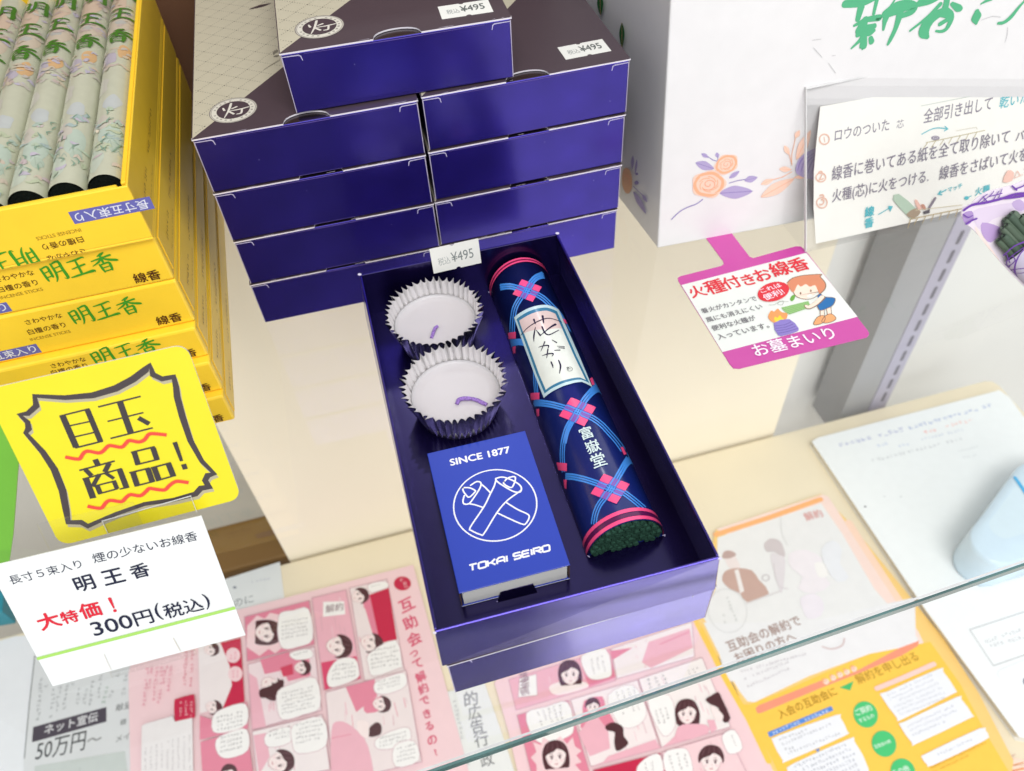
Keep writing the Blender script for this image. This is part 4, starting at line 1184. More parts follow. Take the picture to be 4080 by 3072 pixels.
# ------------------------------------------------------------------ pink hanging tag on the glass
tg = thing('shelf_tag', 'magenta and white shelf tag with a stem lying on the glass before the white carton', 'tag', tuple(at_z('b4', 1180, 800, 0)))
Ft_ = Frame((0, 0, .0004), (1, 0, 0), (0, 1, 0))
MG = K(214, 78, 172, .82)
out = [(505, 100), (745, 42), (765, 65), (925, 275), (950, 308), (985, 320), (1400, 205), (1450, 205), (1495, 245), (2105, 1030), (2120, 1062), (2100, 1095), (850, 1402), (790, 1398), (755, 1360), (252, 545), (245, 515), (270, 498), (670, 398), (695, 380), (690, 350)]
g = Geo(); g.prism(Ft_.P, [Ft_.px('b4', *q_) for q_ in out], 0, .0004, MG, rim=MG)
tb = g.build('board', m_gloss, tg)
Ft2 = Frame((0, 0, .0008), (1, 0, 0), (0, 1, 0))
ik = Ink(Ft2); ik.z = 'b4'
ik.fill([(283, 580), (1505, 264), (2008, 890), (684, 1236)], K(240, 244, 238, .88))
ik.build('print', m_gloss, tb)
ik = Ink(Ft2, 8e-5); ik.z = 'b4'
RD2 = K(232, 58, 70, .85)
for ch, a, b in (('火', (395, 712), (545, 676)), ('種', (560, 680), (742, 634)), ('付', (735, 628), (890, 588)), ('き', (918, 590), (1030, 560)), ('お', (1040, 552), (1190, 512)), ('線', (1205, 506), (1385, 460)), ('香', (1390, 462), (1560, 418))):
    ik.text(ch, a, b, RD2, .022)
GY = K(132, 130, 134, .85)
for t, a, b in (('着火がカンタンで', (492, 862), (1030, 732)), ('風にも消えにくい', (540, 950), (1085, 812)), ('便利な火種が', (596, 1034), (1020, 926)), ('入っています。', (650, 1122), (1150, 1000))): ik.text(t, a, b, GY, .014)
WL = K(250, 240, 250, .9)
ik.text('お墓まいり', (1018, 1286), (1808, 1100), WL, .012, .98)
ik.disc((1182, 650), 158, 92, RD2, rot=-.26)
ik.text('これは', (1070, 664), (1268, 598), WL, .012, .8); ik.text('便利!', (1112, 738), (1300, 668), WL, .012, .85)
ik.build('lettering', m_ink, tb)
ik = Ink(Ft2, 2.4e-4); ik.z = 'b4'
OL = K(140, 110, 90)
SK = K(254, 232, 214, .88)
ik.brush([(1140, 778), (1190, 775), (1240, 745), (1280, 740), (1270, 775), (1225, 770), (1250, 745), (1330, 745)], K(190, 196, 186), 5, smooth=3)
ik.fill([(1345, 720), (1365, 685), (1395, 680), (1390, 715), (1365, 742)], K(112, 176, 70), smooth=3)
# child with short brown hair in a blue dress, bending over
ik.fill([(1640, 830), (1685, 820), (1680, 890), (1640, 895)], SK); ik.fill([(1700, 815), (1745, 800), (1752, 870), (1712, 880)], SK)
ik.fill([(1575, 965), (1610, 900), (1665, 880), (1690, 905), (1675, 945), (1620, 970)], K(250, 176, 120), smooth=4); ik.fill([(1655, 940), (1690, 885), (1750, 865), (1795, 905), (1770, 935), (1700, 955)], K(250, 176, 120), smooth=4)
ik.brush([(1575, 965), (1610, 900), (1665, 880), (1690, 905), (1675, 945), (1620, 970)], OL, 6, smooth=3, closed=True); ik.brush([(1655, 940), (1690, 885), (1750, 865), (1795, 905), (1770, 935), (1700, 955)], OL, 6, smooth=3, closed=True)
ik.fill([(1612, 690), (1640, 670), (1690, 700), (1785, 712), (1765, 780), (1700, 815), (1640, 832), (1612, 790), (1640, 740)], K(42, 116, 182, .85), smooth=3)
ik.fill([(1630, 470 + 175), (1500, 720), (1420, 700), (1370, 650), (1380, 590), (1500, 560), (1600, 580), (1635, 650)], SK, smooth=4)
ik.fill([(1318, 560), (1370, 515), (1480, 488), (1650, 478), (1640, 500), (1690, 560), (1688, 620), (1640, 668), (1618, 640), (1590, 585), (1540, 600), (1500, 575), (1450, 600), (1420, 580), (1378, 655), (1340, 615)], K(228, 148, 112, .85), smooth=3)
ik.brush([(1318, 560), (1370, 515), (1480, 488), (1650, 478), (1640, 500), (1690, 560), (1688, 620), (1640, 668)], OL, 7, smooth=3)
ik.brush([(1378, 655), (1415, 700), (1500, 722), (1570, 712), (1635, 668)], OL, 6, smooth=3)
ik.brush([(1640, 835), (1640, 895)], OL, 5); ik.brush([(1680, 825), (1682, 885)], OL, 5); ik.brush([(1702, 818), (1712, 875)], OL, 5); ik.brush([(1745, 802), (1752, 865)], OL, 5)
ik.brush([(1612, 690), (1640, 670), (1690, 700), (1785, 712), (1765, 780), (1700, 815), (1640, 832), (1612, 790)], OL, 5, smooth=3)
ik.disc((1448, 665), 9, 12, OL, n=10); ik.disc((1548, 640), 9, 12, OL, n=10); ik.disc((1535, 690), 26, 12, K(250, 250, 245), rot=-.3)
ik.fill([(1258, 805), (1525, 740), (1548, 800), (1338, 872), (1300, 850)], K(158, 204, 132), smooth=0)
for k in range(5): ik.brush([(1268 + 16 * k, 812 + 14 * k), (1528 + 4 * k, 750 + 12 * k)], K(120, 176, 96), 4)
ik.brush([(1665, 705, 44), (1600, 765, 44), (1530, 803, 40), (1502, 792, 36)], OL, smooth=3)
ik.brush([(1660, 700, 34), (1600, 760, 34), (1530, 800, 30), (1505, 790, 26)], SK, smooth=3)
ik.fill([(1130, 895), (1160, 835), (1190, 845), (1225, 815), (1262, 850), (1318, 862), (1308, 915), (1250, 955), (1170, 945)], K(248, 166, 102), smooth=3)
ik.fill([(1188, 920), (1200, 895), (1222, 905), (1245, 880), (1265, 905), (1282, 915), (1262, 945), (1215, 948)], K(252, 222, 70), smooth=3)
ik.fill([(1184, 958), (1338, 918), (1430, 1010), (1400, 1045), (1300, 1075), (1230, 1078)], K(148, 132, 206), smooth=2)
for k in range(4): ik.brush([(1196 + 10 * k, 985 + 24 * k), (1290 + 10 * k, 975 + 22 * k), (1352 + 22 * k, 945 + 22 * k)], K(112, 98, 172), 6, smooth=2)
ik.build('picture', m_ink, tb)

# ------------------------------------------------------------------ acrylic stand, handwritten note, cut-out drawing
b0 = at_z('src', 3210, 1002, .001); b1_ = at_z('src', 4080, 800, .001)
ua = (b1_ - b0).normalized(); ya = Vector((-ua.y, ua.x, 0))
tp = b0 + Vector((0, .036, .079))
Fa = Frame(b0, ua, tp - b0); HA = (tp - b0).length
ac = thing('acrylic_stand', 'clear acrylic sign stand holding the handwritten sheet', 'sign stand', tuple(b0))
AW = .16
g = Geo(); g.box(Fa.P, 0, AW, 0, HA, 0, .0012, WHITE); g.build('front_panel', m_acryl, ac)
g = Geo(); g.box(Fa.P, 0, AW, 0, HA, -.0030, -.0020, WHITE); g.build('back_panel', m_acryl, ac)
g = Geo()
g.box(Fa.P, -.0006, AW, HA + .0001, HA + .0011, -.0034, .0014, K(216, 214, 208)); g.box(Fa.P, -.0006, -.0001, .0, HA, -.0004, .0012, K(224, 222, 220))
g.build('edge', m_acryl_edge, ac)
Fg = Frame(b0 + Vector((0, 0, -.0008)), ua, ya)
g = Geo(); g.box(Fg.P, 0, AW, .0005, .026, 0, .0010, WHITE); g.build('foot_plate', m_acryl, ac)
g = Geo()
bk = at_z('src', 3110, 905, .001)
q_ = [Fa.P(0, HA, -.0032), Fa.P(AW, HA, -.0032), bk + ua * AW, bk]
g.face(q_, WHITE); g.build('rear_leg', m_acryl, ac)
nt_ = thing('handwritten_sheet', 'handwritten instruction sheet with small coloured sketches in the clear stand', 'sheet', tuple(Fa.P(.02, .02, -.0016)))
Fn = Frame(Fa.P(0, 0, -.0018), Fa.U, Fa.V)
g = Geo(); g.prism(Fn.P, [Fn.px('b5', *q) for q in ((163, -60), (125, 300), (103, 560), (100, 900), (112, 1100), (120, 1240), (1150, 1010), (2150, 790), (2300, -300), (2250, -430))], -.0003, 0, K(250, 249, 242, .90))
sh = g.build('sheet', m_paper, nt_)
ik = Ink(Fn, 4e-5)
HW = K(146, 140, 156, .78)
CY = K(90, 196, 208, .85)
OR = K(248, 200, 178, .8)
ik.z = 'z5'
ik.text('ロウのついた', (250, 1338), (765, 1232), HW, .008, 1.25, .06); ik.text('芯', (835, 1222), (905, 1206), K(150, 146, 160)); ik.text('全部引き出して', (1088, 1172), (1735, 1040), HW, .008, 1.3, .06); ik.text('乾いた', (1806, 1032), (2080, 975), CY, .012, 1.1, .06)
ik.text('上手に使い方', (1180, 920), (2000, 745), K(240, 214, 200), .004)
ik.brush([(1070, 1004), (1500, 920), (2060, 806)], K(206, 216, 208), 6)
ik.brush([(1075, 1272), (1160, 1228), (1230, 1212), (1315, 1222)], CY, 9, smooth=3); ik.brush([(1295, 1198), (1322, 1222), (1290, 1240)], CY, 9)
ik.disc((1205, 1308), 40, 22, K(150, 142, 160), n=18); ik.ring((1205, 1306), 24, 10, 4, K(220, 216, 220), n=16)
for a, b in (((1120, 1352), (1672, 1236)),): ik.brush([a, b], K(206, 196, 160), 7)
for k in range(7): ik.brush([(1130 + 78 * k, 1352 - 17 * k), (1088 + 80 * k, 1412 - 17 * k)], K(206, 196, 160), 7)
ik.brush([(1400, 1240), (1590, 1205), (1600, 1225)], K(222, 218, 200), 5)
ik.ring((152, 1320), 46, 48, 12, OR, n=20); ik.glyph('1', (152, 1322), 70, .2, OR)
ik.z = 'b5'
ik.text('線香に巻いてある紙を全て取り除いて', (268, 645), (1945, 285), HW, .008, 1.28, .05); ik.text('バ', (2010, 265), (2090, 248), HW, .01)
ik.text('火種(芯)に火をつける.', (270, 868), (1180, 672), HW, .008, 1.25, .05)
ik.text('線香をさばいて火を', (1283, 638), (2110, 452), HW, .008, 1.3, .05)
ik.ring((165, 610), 46, 42, 11, OR, n=20); ik.text('2', (140, 640), (190, 628), OR); ik.ring((175, 850), 50, 50, 11, OR, n=20); ik.text('3', (150, 880), (200, 868), OR)
ik.text('マッチ', (1370, 752), (1505, 708), CY, .02); ik.brush([(1350, 728), (1278, 766)], CY, 12); ik.brush([(1300, 736), (1276, 768), (1310, 774)], CY, 11)
ik.text('火種', (1625, 785), (1762, 748), CY, .02); ik.brush([(1590, 785), (1528, 812)], CY, 8); ik.disc((1545, 805), 22, 18, CY, n=10)
ik.column('線香', (628, 880), (618, 1090), 96, CY, .03)
ik.brush([(708, 962), (830, 890)], CY, 8); ik.fill([(800, 880), (845, 882), (820, 938)], CY)
ik.fill([(845, 820), (900, 765), (1065, 905), (1060, 950), (1020, 1000), (970, 960)], K(190, 214, 192), smooth=2)
ik.fill([(970, 960), (1060, 900), (1110, 940), (1040, 1000)], K(176, 156, 132), smooth=2); ik.fill([(1050, 830), (1075, 825), (1120, 905), (1085, 915)], K(248, 200, 184), smooth=2); ik.fill([(1110, 870), (1140, 865), (1160, 910), (1135, 915)], K(206, 150, 128), smooth=2)
ik.brush([(1245, 808), (1188, 900)], K(140, 130, 142), 26); ik.fill([(1130, 935), (1195, 910), (1195, 945), (1140, 960)], K(90, 84, 92))
ik.brush([(1010, 1005), (1500, 905)], K(196, 172, 122), 7); ik.brush([(1060, 920), (1500, 870)], K(226, 214, 180), 5)
for k in range(6): ik.brush([(1080 + 76 * k, 992 - 15 * k), (1046 + 78 * k, 1058 - 16 * k)], K(196, 172, 122), 7)
ik.brush([(1012, 1005), (985, 1090)], K(196, 172, 122), 8)
ik.fill([(1885, 655), (1930, 545), (1990, 560), (1975, 640)], K(252, 206, 190), smooth=2); ik.text('△.て', (1990, 625), (2150, 560), K(250, 206, 190))
ik.build('lettering', m_ink, sh)
# wrapped bundle of green sticks in a clear printed bag, standing on the glass before the sheet
kb = at_z('b5', 2094, 1700, .0002)
Fk = Frame(kb, ua, Vector((-ua.y * .42, ua.x * .42, 1)))
ct = thing('wrapped_bundle', 'bundle of thick green sticks in a clear bag printed with violet lines', 'incense bundle', tuple(kb))
PX = lambda *q: [Fk.px('b5', *p) for p in q]
bag = [(1505, 935), (1530, 890), (1600, 860), (1660, 800), (1760, 740), (1880, 712), (2000, 680), (2100, 640), (2300, 600), (2500, 1300), (2380, 1765), (2200, 1720), (2094, 1640), (1990, 1540), (1880, 1420), (1770, 1290), (1680, 1170), (1600, 1090), (1545, 1050), (1508, 985)]
g = Geo(); g.prism(Fk.P, PX(*bag), -.0009, -.0003, K(240, 228, 240, .84))
cb = g.build('bag_back', m_soft, ct)
ik = Ink(Fk, -.0002); ik.z = 'b5'
VK, VL = K(116, 66, 172, .82), K(206, 184, 222, .86)
for ps, c_ in (([(1620, 930), (1800, 880), (2000, 850), (2120, 840), (2120, 930), (1960, 960), (1800, 1010), (1700, 1100), (1640, 1060)], K(226, 210, 232)), ([(1700, 1040), (1860, 1080), (1870, 1140), (1780, 1230), (1700, 1150)], K(190, 160, 212)), ([(1515, 960), (1600, 930), (1620, 1000), (1570, 1060), (1530, 1040)], K(176, 146, 204)), ([(1980, 860), (2060, 820), (2120, 900), (2040, 930)], K(196, 172, 216)), ([(1640, 1080), (1700, 1160), (1860, 1390), (1800, 1330), (1650, 1140)], K(246, 226, 220))): ik.fill(ps, c_, smooth=3)
ik.build('bag_print', m_soft, cb)
GD = [(.085, .125, .085), (.060, .095, .066), (.105, .145, .105), (.075, .11, .075)]
rg = random.Random(9)
for k, (x, y) in enumerate(((1832, 1205), (1852, 1160), (1862, 1090), (1884, 1060), (1902, 1010), (1925, 975), (1966, 950), (2010, 985), (2050, 975))):
    a = Vector(Fk.px('b5', x, y)); b = Vector(Fk.px('b5', x + 330, y + 345)); d = (b - a).normalized(); s_ = Vector((-d.y, d.x))
    r = .00205; hz = .0022 + (.0012 if k % 2 else 0) + .0006 * math.sin(k); n = 12; g = Geo()
    for t, q_ in ((-.55, .55), (-.25, .88), (.1, 1.0), (6, 1.0), (14, 1.0)):
        c = a + d * (r * 1.2 * t)
        g.v += [tuple(Fk.P(c.x + s_.x * r * q_ * math.cos(w_), c.y + s_.y * r * q_ * math.cos(w_), hz + r * q_ * math.sin(w_))) for w_ in (2 * math.pi * j / n for j in range(n))]
    for i_ in range(4):
        for j in range(n): g.f.append((i_ * n + j, i_ * n + (j + 1) % n, (i_ + 1) * n + (j + 1) % n, (i_ + 1) * n + j)); g.c.append(GD[k % 4])
    g.f.append(tuple(range(n))); g.c.append(GD[k % 4]); g.f.append(tuple(4 * n + j for j in range(n))); g.c.append(GD[k % 4])
    g.build('incense_stick', m_paper, ct, smooth=True)
# paper band round the sticks
o_ = Vector(Fk.px('b5', 1975, 1330)); d = (Vector(Fk.px('b5', 2305, 1675)) - o_).normalized(); s_ = Vector((-d.y, d.x))
p0_, p1_ = Vector(Fk.px('b5', 1890, 1400)), Vector(Fk.px('b5', 2150, 1150))
mid_ = (p0_ + p1_) / 2; wd_ = (p1_ - p0_).length / 2
Ab = Arch(Fk.P(mid_.x, mid_.y, .0002), Fk.U * s_.x * -1 + Fk.V * s_.y * -1, Fk.U * d.x + Fk.V * d.y, wd_ * 1.02, .0068, .03)
flip_ = Ab.F.N.dot(Fk.N) < 0
if flip_: Ab = Arch(Fk.P(mid_.x, mid_.y, .0002), Fk.U * s_.x + Fk.V * s_.y, Fk.U * d.x + Fk.V * d.y, wd_ * 1.02, .0068, .03)
g = Geo(); NN = 28
for v in (-.0005, .03): g.v += [tuple(Ab.P(Ab.S * k / NN, v + (.0022 * math.sin(math.pi * k / NN) * -1 if v < 0 else 0))) for k in range(NN + 1)]
for k in range(NN): g.f.append((k, k + 1, NN + 2 + k, NN + 1 + k)); g.c.append(K(206, 198, 220, .84))
bd = g.build('paper_band', m_paper, ct, smooth=True)
ik = Ink(Ab, 8e-5); ik.z = 'b5'
for ps, wd in (([(1900, 1350), (2000, 1262), (2120, 1215)], 13), ([(1895, 1470), (1960, 1370), (2120, 1255)], 9), ([(1930, 1340), (1960, 1420)], 8), ([(1930, 1500), (2000, 1482), (2120, 1470)], 9), ([(2010, 1540), (2010, 1440), (2060, 1330), (2130, 1270)], 12), ([(1980, 1350), (2010, 1400), (1940, 1460)], 8), ([(1940, 1520), (2140, 1500)], 8), ([(1925, 1440), (1960, 1450)], 8)):
    ik.brush(ps, VK, wd, smooth=3)
ik.build('print', m_ink, bd)
ik = Ink(Fk, .0004); ik.z = 'b5'
for ps, wd in (([(1520, 920), (1600, 870), (1720, 850), (1880, 810), (2000, 770), (2120, 760)], 22), ([(1860, 810), (1980, 800), (2120, 780)], 20), ([(1640, 860), (1700, 800), (1740, 770)], 9), ([(1680, 850), (1780, 770), (1800, 740)], 8), ([(1740, 840), (1700, 790)], 8), ([(1800, 820), (1850, 740)], 8), ([(1850, 800), (1880, 720)], 8), ([(1760, 790), (1880, 760)], 8),
               ([(2000, 720), (2060, 700), (2120, 670)], 12), ([(1975, 690), (2020, 730)], 12), ([(1540, 1050), (1600, 1015), (1640, 1000)], 16), ([(1515, 960), (1560, 990), (1600, 970)], 8)):
    ik.brush(ps, VK, wd, smooth=3)
ik.build('bag_lines', m_ink, cb)

# ------------------------------------------------------------------ printed matter on the board under the glass
def sheet(name, label, cat, corners, z, col, h=ZB, thick=.0006, group=None):
    """corners in view z; lies flat at height h"""
    F = Frame((0, 0, h + thick), (1, 0, 0), (0, 1, 0))
    pts = [F.px(*(q if len(q) == 3 else (z,) + tuple(q))) for q in corners]
    c = (sum(p[0] for p in pts) / len(pts), sum(p[1] for p in pts) / len(pts), h)
    root = thing(name, label, cat, c, group)
    g = Geo(); g.prism(F.P, pts, -thick, 0, col)
    g.build('paper', m_paper, root)
    return root, F
PINK, PINK2, ROSE, HOT, DRED = K(250, 216, 220, .86), K(244, 186, 200, .86), K(236, 140, 164, .85), K(226, 78, 116, .85), K(206, 36, 76, .85)
HAIR, SKIN, PW = K(84, 46, 52, .8), K(252, 236, 234, .88), K(250, 248, 246, .88)
TXT = K(158, 154, 156, .85)
FRM = K(206, 160, 172, .85)

ws, F = sheet('white_sheet', 'large plain white sheet at the lower left under the glass, beneath the typed sheet', 'sheet', [('src', -300, 2640), ('src', 60, 2535), ('src', 700, 2500), ('src', 500, 3300), ('src', -300, 3400)], 'src', K(238, 241, 244, .88), h=ZB + .0001, thick=.0004)
# white slip and typed sheet, lowest
sp, F = sheet('paper_slip', 'white paper slip with two large grey characters at its corner, under the price card', 'paper slip', [(20, 190), (412, 66), (445, 330), (455, 420), (40, 520), (-220, 560), (-260, 300)], 'c6', K(236, 240, 240, .86), h=ZB + .0002)
ik = Ink(F); ik.z = 'c6'
ik.text('のに', (60, 415), (212, 375), K(130, 138, 142)); ik.disc((68, 262), 14, 10, K(130, 136, 150), n=10); ik.micro((198, 232), (330, 200), 26, K(200, 204, 216))
ik.build('lettering', m_ink, sp)
nw, F = sheet('typed_sheet', 'pale grey typed sheet with a dark heading bar, under the corner of the price card', 'typed sheet', [(300, 180), (262, 600), (205, 1125), (200, 1400), (1600, 1300), (1400, 250), (1000, 50)], 'c7', K(226, 229, 230, .86), h=ZB + .0010)
ik = Ink(F); ik.z = 'c7'
ik.brush([(300, 240), (255, 640), (210, 1122)], K(96, 98, 98), 7)
ik.fill([(286, 852), (920, 678), (920, 805), (276, 985)], K(78, 72, 84, .85))
ik.text('ネット宣伝', (380, 920), (842, 800), K(226, 226, 228), .02)
ik.text('50万円', (300, 1152), (728, 1050), K(66, 70, 72), .004, 1.35); ik.brush([(760, 975), (800, 950), (830, 965), (870, 945)], K(150, 152, 152), 14, smooth=3)
random.seed(11)
for k, (x, a, b) in enumerate(((318, 430, 800), (430, 520, 770), (480, 500, 745), (545, 480, 700), (655, 480, 690), (712, 520, 680), (770, 450, 680), (835, 400, 640), (890, 500, 640), (945, 530, 590), (1055, 400, 590), (1000, 380, 420), (600, 460, 500), (380, 470, 500))):
    ik.micro((x + 22, a), (x - 10, b), 34, K(168, 172, 174) if k != 8 else K(160, 184, 168))
ik.text('献呈', (1000, 718), (1130, 690), K(120, 124, 126)); ik.text('積', (1035, 842), (1090, 830), K(130, 134, 134)); ik.text('メイ', (1000, 985), (1120, 955), K(130, 134, 134))
ik.fill([(180 + 120, 1190), (1080, 1060), (1110, 1300), (300, 1300)], K(206, 214, 210)); ik.brush([(690, 1200), (690, 1300)], K(180, 190, 186), 5)
ik.build('lettering', m_ink, nw)
# narrow white sheet with vertical writing between the two comics
vs_, F = sheet('white_leaflet', 'narrow white leaflet with large vertical writing, between the two pink comic leaflets', 'leaflet', [('c6', 1690, 1060), ('c5', 330, 470), ('c5', 540, 1080), ('c5', 640, 1400), ('c5', 100, 1400), ('c6', 1760, 1400)], 'c5', K(240, 242, 240, .86), h=ZB + .0010)
ik = Ink(F); ik.z = 'c5'
for ch, c_, s_ in (('的', (160, 690, 278, 672), 0), ('広', (195, 810, 310, 790), 0), ('告', (225, 935, 335, 905), 0), ('行', (255, 1055, 378, 1025), 0), ('政', (312, 1235, 425, 1195), 0)): ik.text(ch, c_[:2], c_[2:], K(132, 134, 136, .85), .006)
ik.micro((50, 640), (125, 985), 36, K(196, 198, 200)); ik.text('業兵公', (10, 1256), (205, 1200), K(186, 188, 190))
ik.build('lettering', m_ink, vs_)

# --- comic helpers
def head(ik, x, y, r, rot=0, kind=0):
    """simple drawn head: face, fringe of dark hair; rot in radians (picture turned)"""
    c, s_ = math.cos(rot), math.sin(rot)
    T = lambda q: [(x + r * (a * c - b * s_), y + r * (a * s_ + b * c)) for a, b in q]
    W = lambda q: [(x + r * (a * c - b * s_), y + r * (a * s_ + b * c), r * w_) for a, b, w_ in q]
    if kind == 1: ik.fill(T([(-.95, .9), (-1.05, -.2), (-.7, -1), (0, -1.25), (.7, -1), (1.05, -.2), (1.0, .9), (.6, 1.0), (-.6, 1.0)]), HAIR, smooth=3)
    ik.fill(T([(-.72, -.5), (.72, -.5), (.78, .1), (.55, .7), (0, 1.0), (-.55, .7), (-.78, .1)]), SKIN, smooth=3)
    ik.fill(T([(-.95, .2), (-.98, -.4), (-.6, -1.0), (0, -1.2), (.65, -1.0), (.98, -.35), (.92, .25), (.72, -.25), (.2, -.55), (-.1, -.35), (-.55, -.2), (-.75, -.05)]), HAIR, smooth=3)
    for sx in (-.32, .32):
        ik.disc(T([(sx, .14)])[0], r * .085, r * .13, K(96, 66, 74), rot=rot, n=10)
        ik.brush(W([(sx - .16, .03, .04), (sx, -.04, .07), (sx + .16, .02, .04)]), K(90, 56, 64))
        ik.brush(W([(sx - .15, -.17, .03), (sx + .13, -.19, .04)]), K(130, 96, 100))
        ik.disc(T([(sx * 1.35, .42)])[0], r * .12, r * .07, PINK, rot=rot, n=10)
    ik.brush(W([(.02, .30, .03), (.06, .42, .04)]), K(206, 160, 160))
    ik.brush(W([(-.14, .62, .03), (0, .67, .07), (.15, .61, .03)]), K(196, 92, 104), smooth=2)
    for a_ in (-.5, -.15, .2, .55):
        ik.brush(W([(a_ * .9, -1.02, .03), (a_ * 1.25, -.62, .05), (a_ * 1.45, -.35, .02)]), K(122, 84, 92), smooth=2)
    ik.brush(W([(-.72, .15, .03), (-.5, .72, .04), (0, 1.0, .04), (.5, .72, .04), (.74, .15, .03)]), K(196, 150, 156), smooth=3)
def bubble(ik, pts, lines=()):
    ik.fill(pts, PW, smooth=3)
    ik.brush(pts, FRM, 3.5, smooth=3, closed=True)
    for a, b, h in lines: ik.micro(a, b, h, TXT)
def panel(ik, q, col):
    ik.fill(q, col); ik.brush(q, FRM, 6, closed=True)
    # fine background strokes inside the picture
    rp = random.Random(int(q[0][0] * 7 + q[0][1]))
    a, b, c, d = [Vector(p) for p in (q[0], q[1], q[2], q[3])]
    for k in range(16):
        s_, t, l = rp.uniform(.05, .95), rp.uniform(.05, .75), rp.uniform(.06, .2)
        p = a.lerp(b, s_).lerp(d.lerp(c, s_), t); e_ = a.lerp(b, s_ + rp.uniform(-.03, .03)).lerp(d.lerp(c, s_), t + l)
        ik.brush([tuple(p), tuple(e_)], rp.choice((ROSE, PINK2, K(222, 176, 186), K(250, 238, 238))), rp.uniform(2, 6))
# --- first comic leaflet (lying sideways)
c1, F = sheet('comic_leaflet', 'pink comic leaflet lying sideways with its heading down the right edge', 'leaflet', [('c6', 1432, 88), ('c6', 1560, 560), ('c6', 1700, 1080), ('c6', 1840, 1600), ('c6', 1880, 1760), ('c7', 1130, 1500), ('c7', 1125, 1232), ('c7', 1110, 390), ('c7', 1180, 60), ('c6', 440, 345)], 'c6', PINK, h=ZB + .0020, group='pink comic leaflets')
ik = Ink(F, 5e-5); ik.z = 'c6'
ik.disc((1350, 232), 66, 54, DRED, n=24); ik.micro((1328, 200), (1372, 268), 30, PINK)
for ch, x, y, s_ in (('互', 1382, 395, 118), ('助', 1408, 530, 112), ('会', 1440, 655, 112), ('っ', 1440, 770, 84), ('て', 1468, 845, 90), ('解', 1490, 945, 84), ('約', 1508, 1035, 84), ('で', 1522, 1130, 80), ('き', 1538, 1228, 78), ('る', 1556, 1325, 78), ('の', 1578, 1430, 88), ('?', 1606, 1525, 70)):
    ik.glyph(ch, (x, y), s_ * 1.0, .22, HOT, .02)
panel(ik, [(945, 268), (1232, 200), (1380, 960), (1060, 975)], K(246, 232, 232, .86))
ik.fill([(1040, 340), (1245, 268), (1310, 660), (1180, 690), (1110, 480)], DRED); ik.fill([(1040, 340), (1100, 320), (1180, 690), (1130, 640)], ROSE)
bubble(ik, [(1092, 240), (1215, 215), (1240, 262), (1110, 300)], [((1110, 262), (1200, 245), 14)])
head(ik, 1022, 330, 62, 1.2); head(ik, 1110, 690, 80, 1.9)
bubble(ik, [(1095, 770), (1300, 665), (1350, 860), (1330, 880), (1130, 945), (1090, 860)], [((1110, 760 + 32 * k), (1310 + 5 * k, 725 + 32 * k), 22) for k in range(5)])
panel(ik, [(660, 345), (920, 282), (1040, 960), (750, 1050)], PINK2)
ik.fill([(745, 375), (905, 370), (915, 470), (745, 490)], PW); ik.text('解約', (765, 462), (900, 440), K(160, 140, 146), .015)
ik.fill([(730, 840), (1000, 790), (1030, 960), (758, 1050)], HOT)
head(ik, 860, 715, 92, 1.65)
bubble(ik, [(790, 900), (860, 815), (985, 808), (1020, 900), (1000, 965), (820, 1030), (775, 985)], [((810, 880 + 32 * k), (985 + 6 * k, 850 + 32 * k), 22) for k in range(4)])
panel(ik, [(145, 490), (640, 365), (680, 700), (165, 830)], ROSE)
ik.fill([(165, 560), (240, 480), (300, 505), (340, 460), (440, 480), (440, 720), (380, 770), (330, 735), (260, 790), (160, 720)], PINK)
head(ik, 320, 610, 92, 1.6, 1)
bubble(ik, [(420, 460), (520, 440), (635, 430), (668, 660), (560, 720), (440, 735), (400, 640), (400, 540)], [((430, 545 + 30 * k), (640, 505 + 30 * k), 20) for k in range(5)])
panel(ik, [(170, 855), (680, 720), (735, 1205), (205, 1355)], K(246, 226, 230, .86))
ik.fill([(265, 820), (480, 760), (640, 800), (650, 940), (480, 985), (440, 900), (300, 930)], ROSE); ik.fill([(180, 920), (240, 960), (310, 1330), (205, 1350)], PINK2)
bubble(ik, [(490, 770), (640, 735), (665, 800), (540, 822)], [((520, 790), (640, 762), 20)])
head(ik, 585, 880, 58, 1.6); ik.fill([(420, 880), (510, 850), (520, 930), (440, 950)], K(216, 70, 100)); head(ik, 350, 1030, 88, 2.4); ik.fill([(262, 1050), (340, 1020), (440, 970), (430, 1060), (340, 1100), (270, 1110)], HAIR, smooth=3)
bubble(ik, [(400, 1060), (520, 1000), (690, 960), (725, 1180), (600, 1240), (440, 1280), (395, 1190)], [((430, 1090 + 30 * k), (680, 1030 + 30 * k), 20) for k in range(6)])
panel(ik, [(765, 1070), (1380, 900), (1500, 1600), (830, 1760)], K(246, 232, 232, .86))
ik.fill([(920, 1030), (1140, 970), (1160, 1100), (1000, 1220)], ROSE)
bubble(ik, [(1140, 1000), (1240, 950), (1365, 920), (1380, 1020), (1250, 1080), (1150, 1075)], [((1165, 1000 + 28 * k), (1340, 955 + 28 * k), 20) for k in range(3)])
ik.fill([(810, 1370), (870, 1290), (980, 1340), (1090, 1480), (1120, 1800), (840, 1800)], PINK2, smooth=3); ik.brush([(810, 1420), (960, 1390)], ROSE, 6)
ik.fill([(1060, 1170), (1180, 1100), (1230, 1130), (1200, 1200), (1080, 1230)], ROSE, smooth=2)
head(ik, 1190, 1160, 64, 1.7); ik.fill([(1095, 1350), (1150, 1300), (1190, 1320), (1185, 1390), (1100, 1410)], HAIR, smooth=3); ik.fill([(1010, 1290), (1090, 1300), (1090, 1420), (1020, 1380)], SKIN, smooth=3)
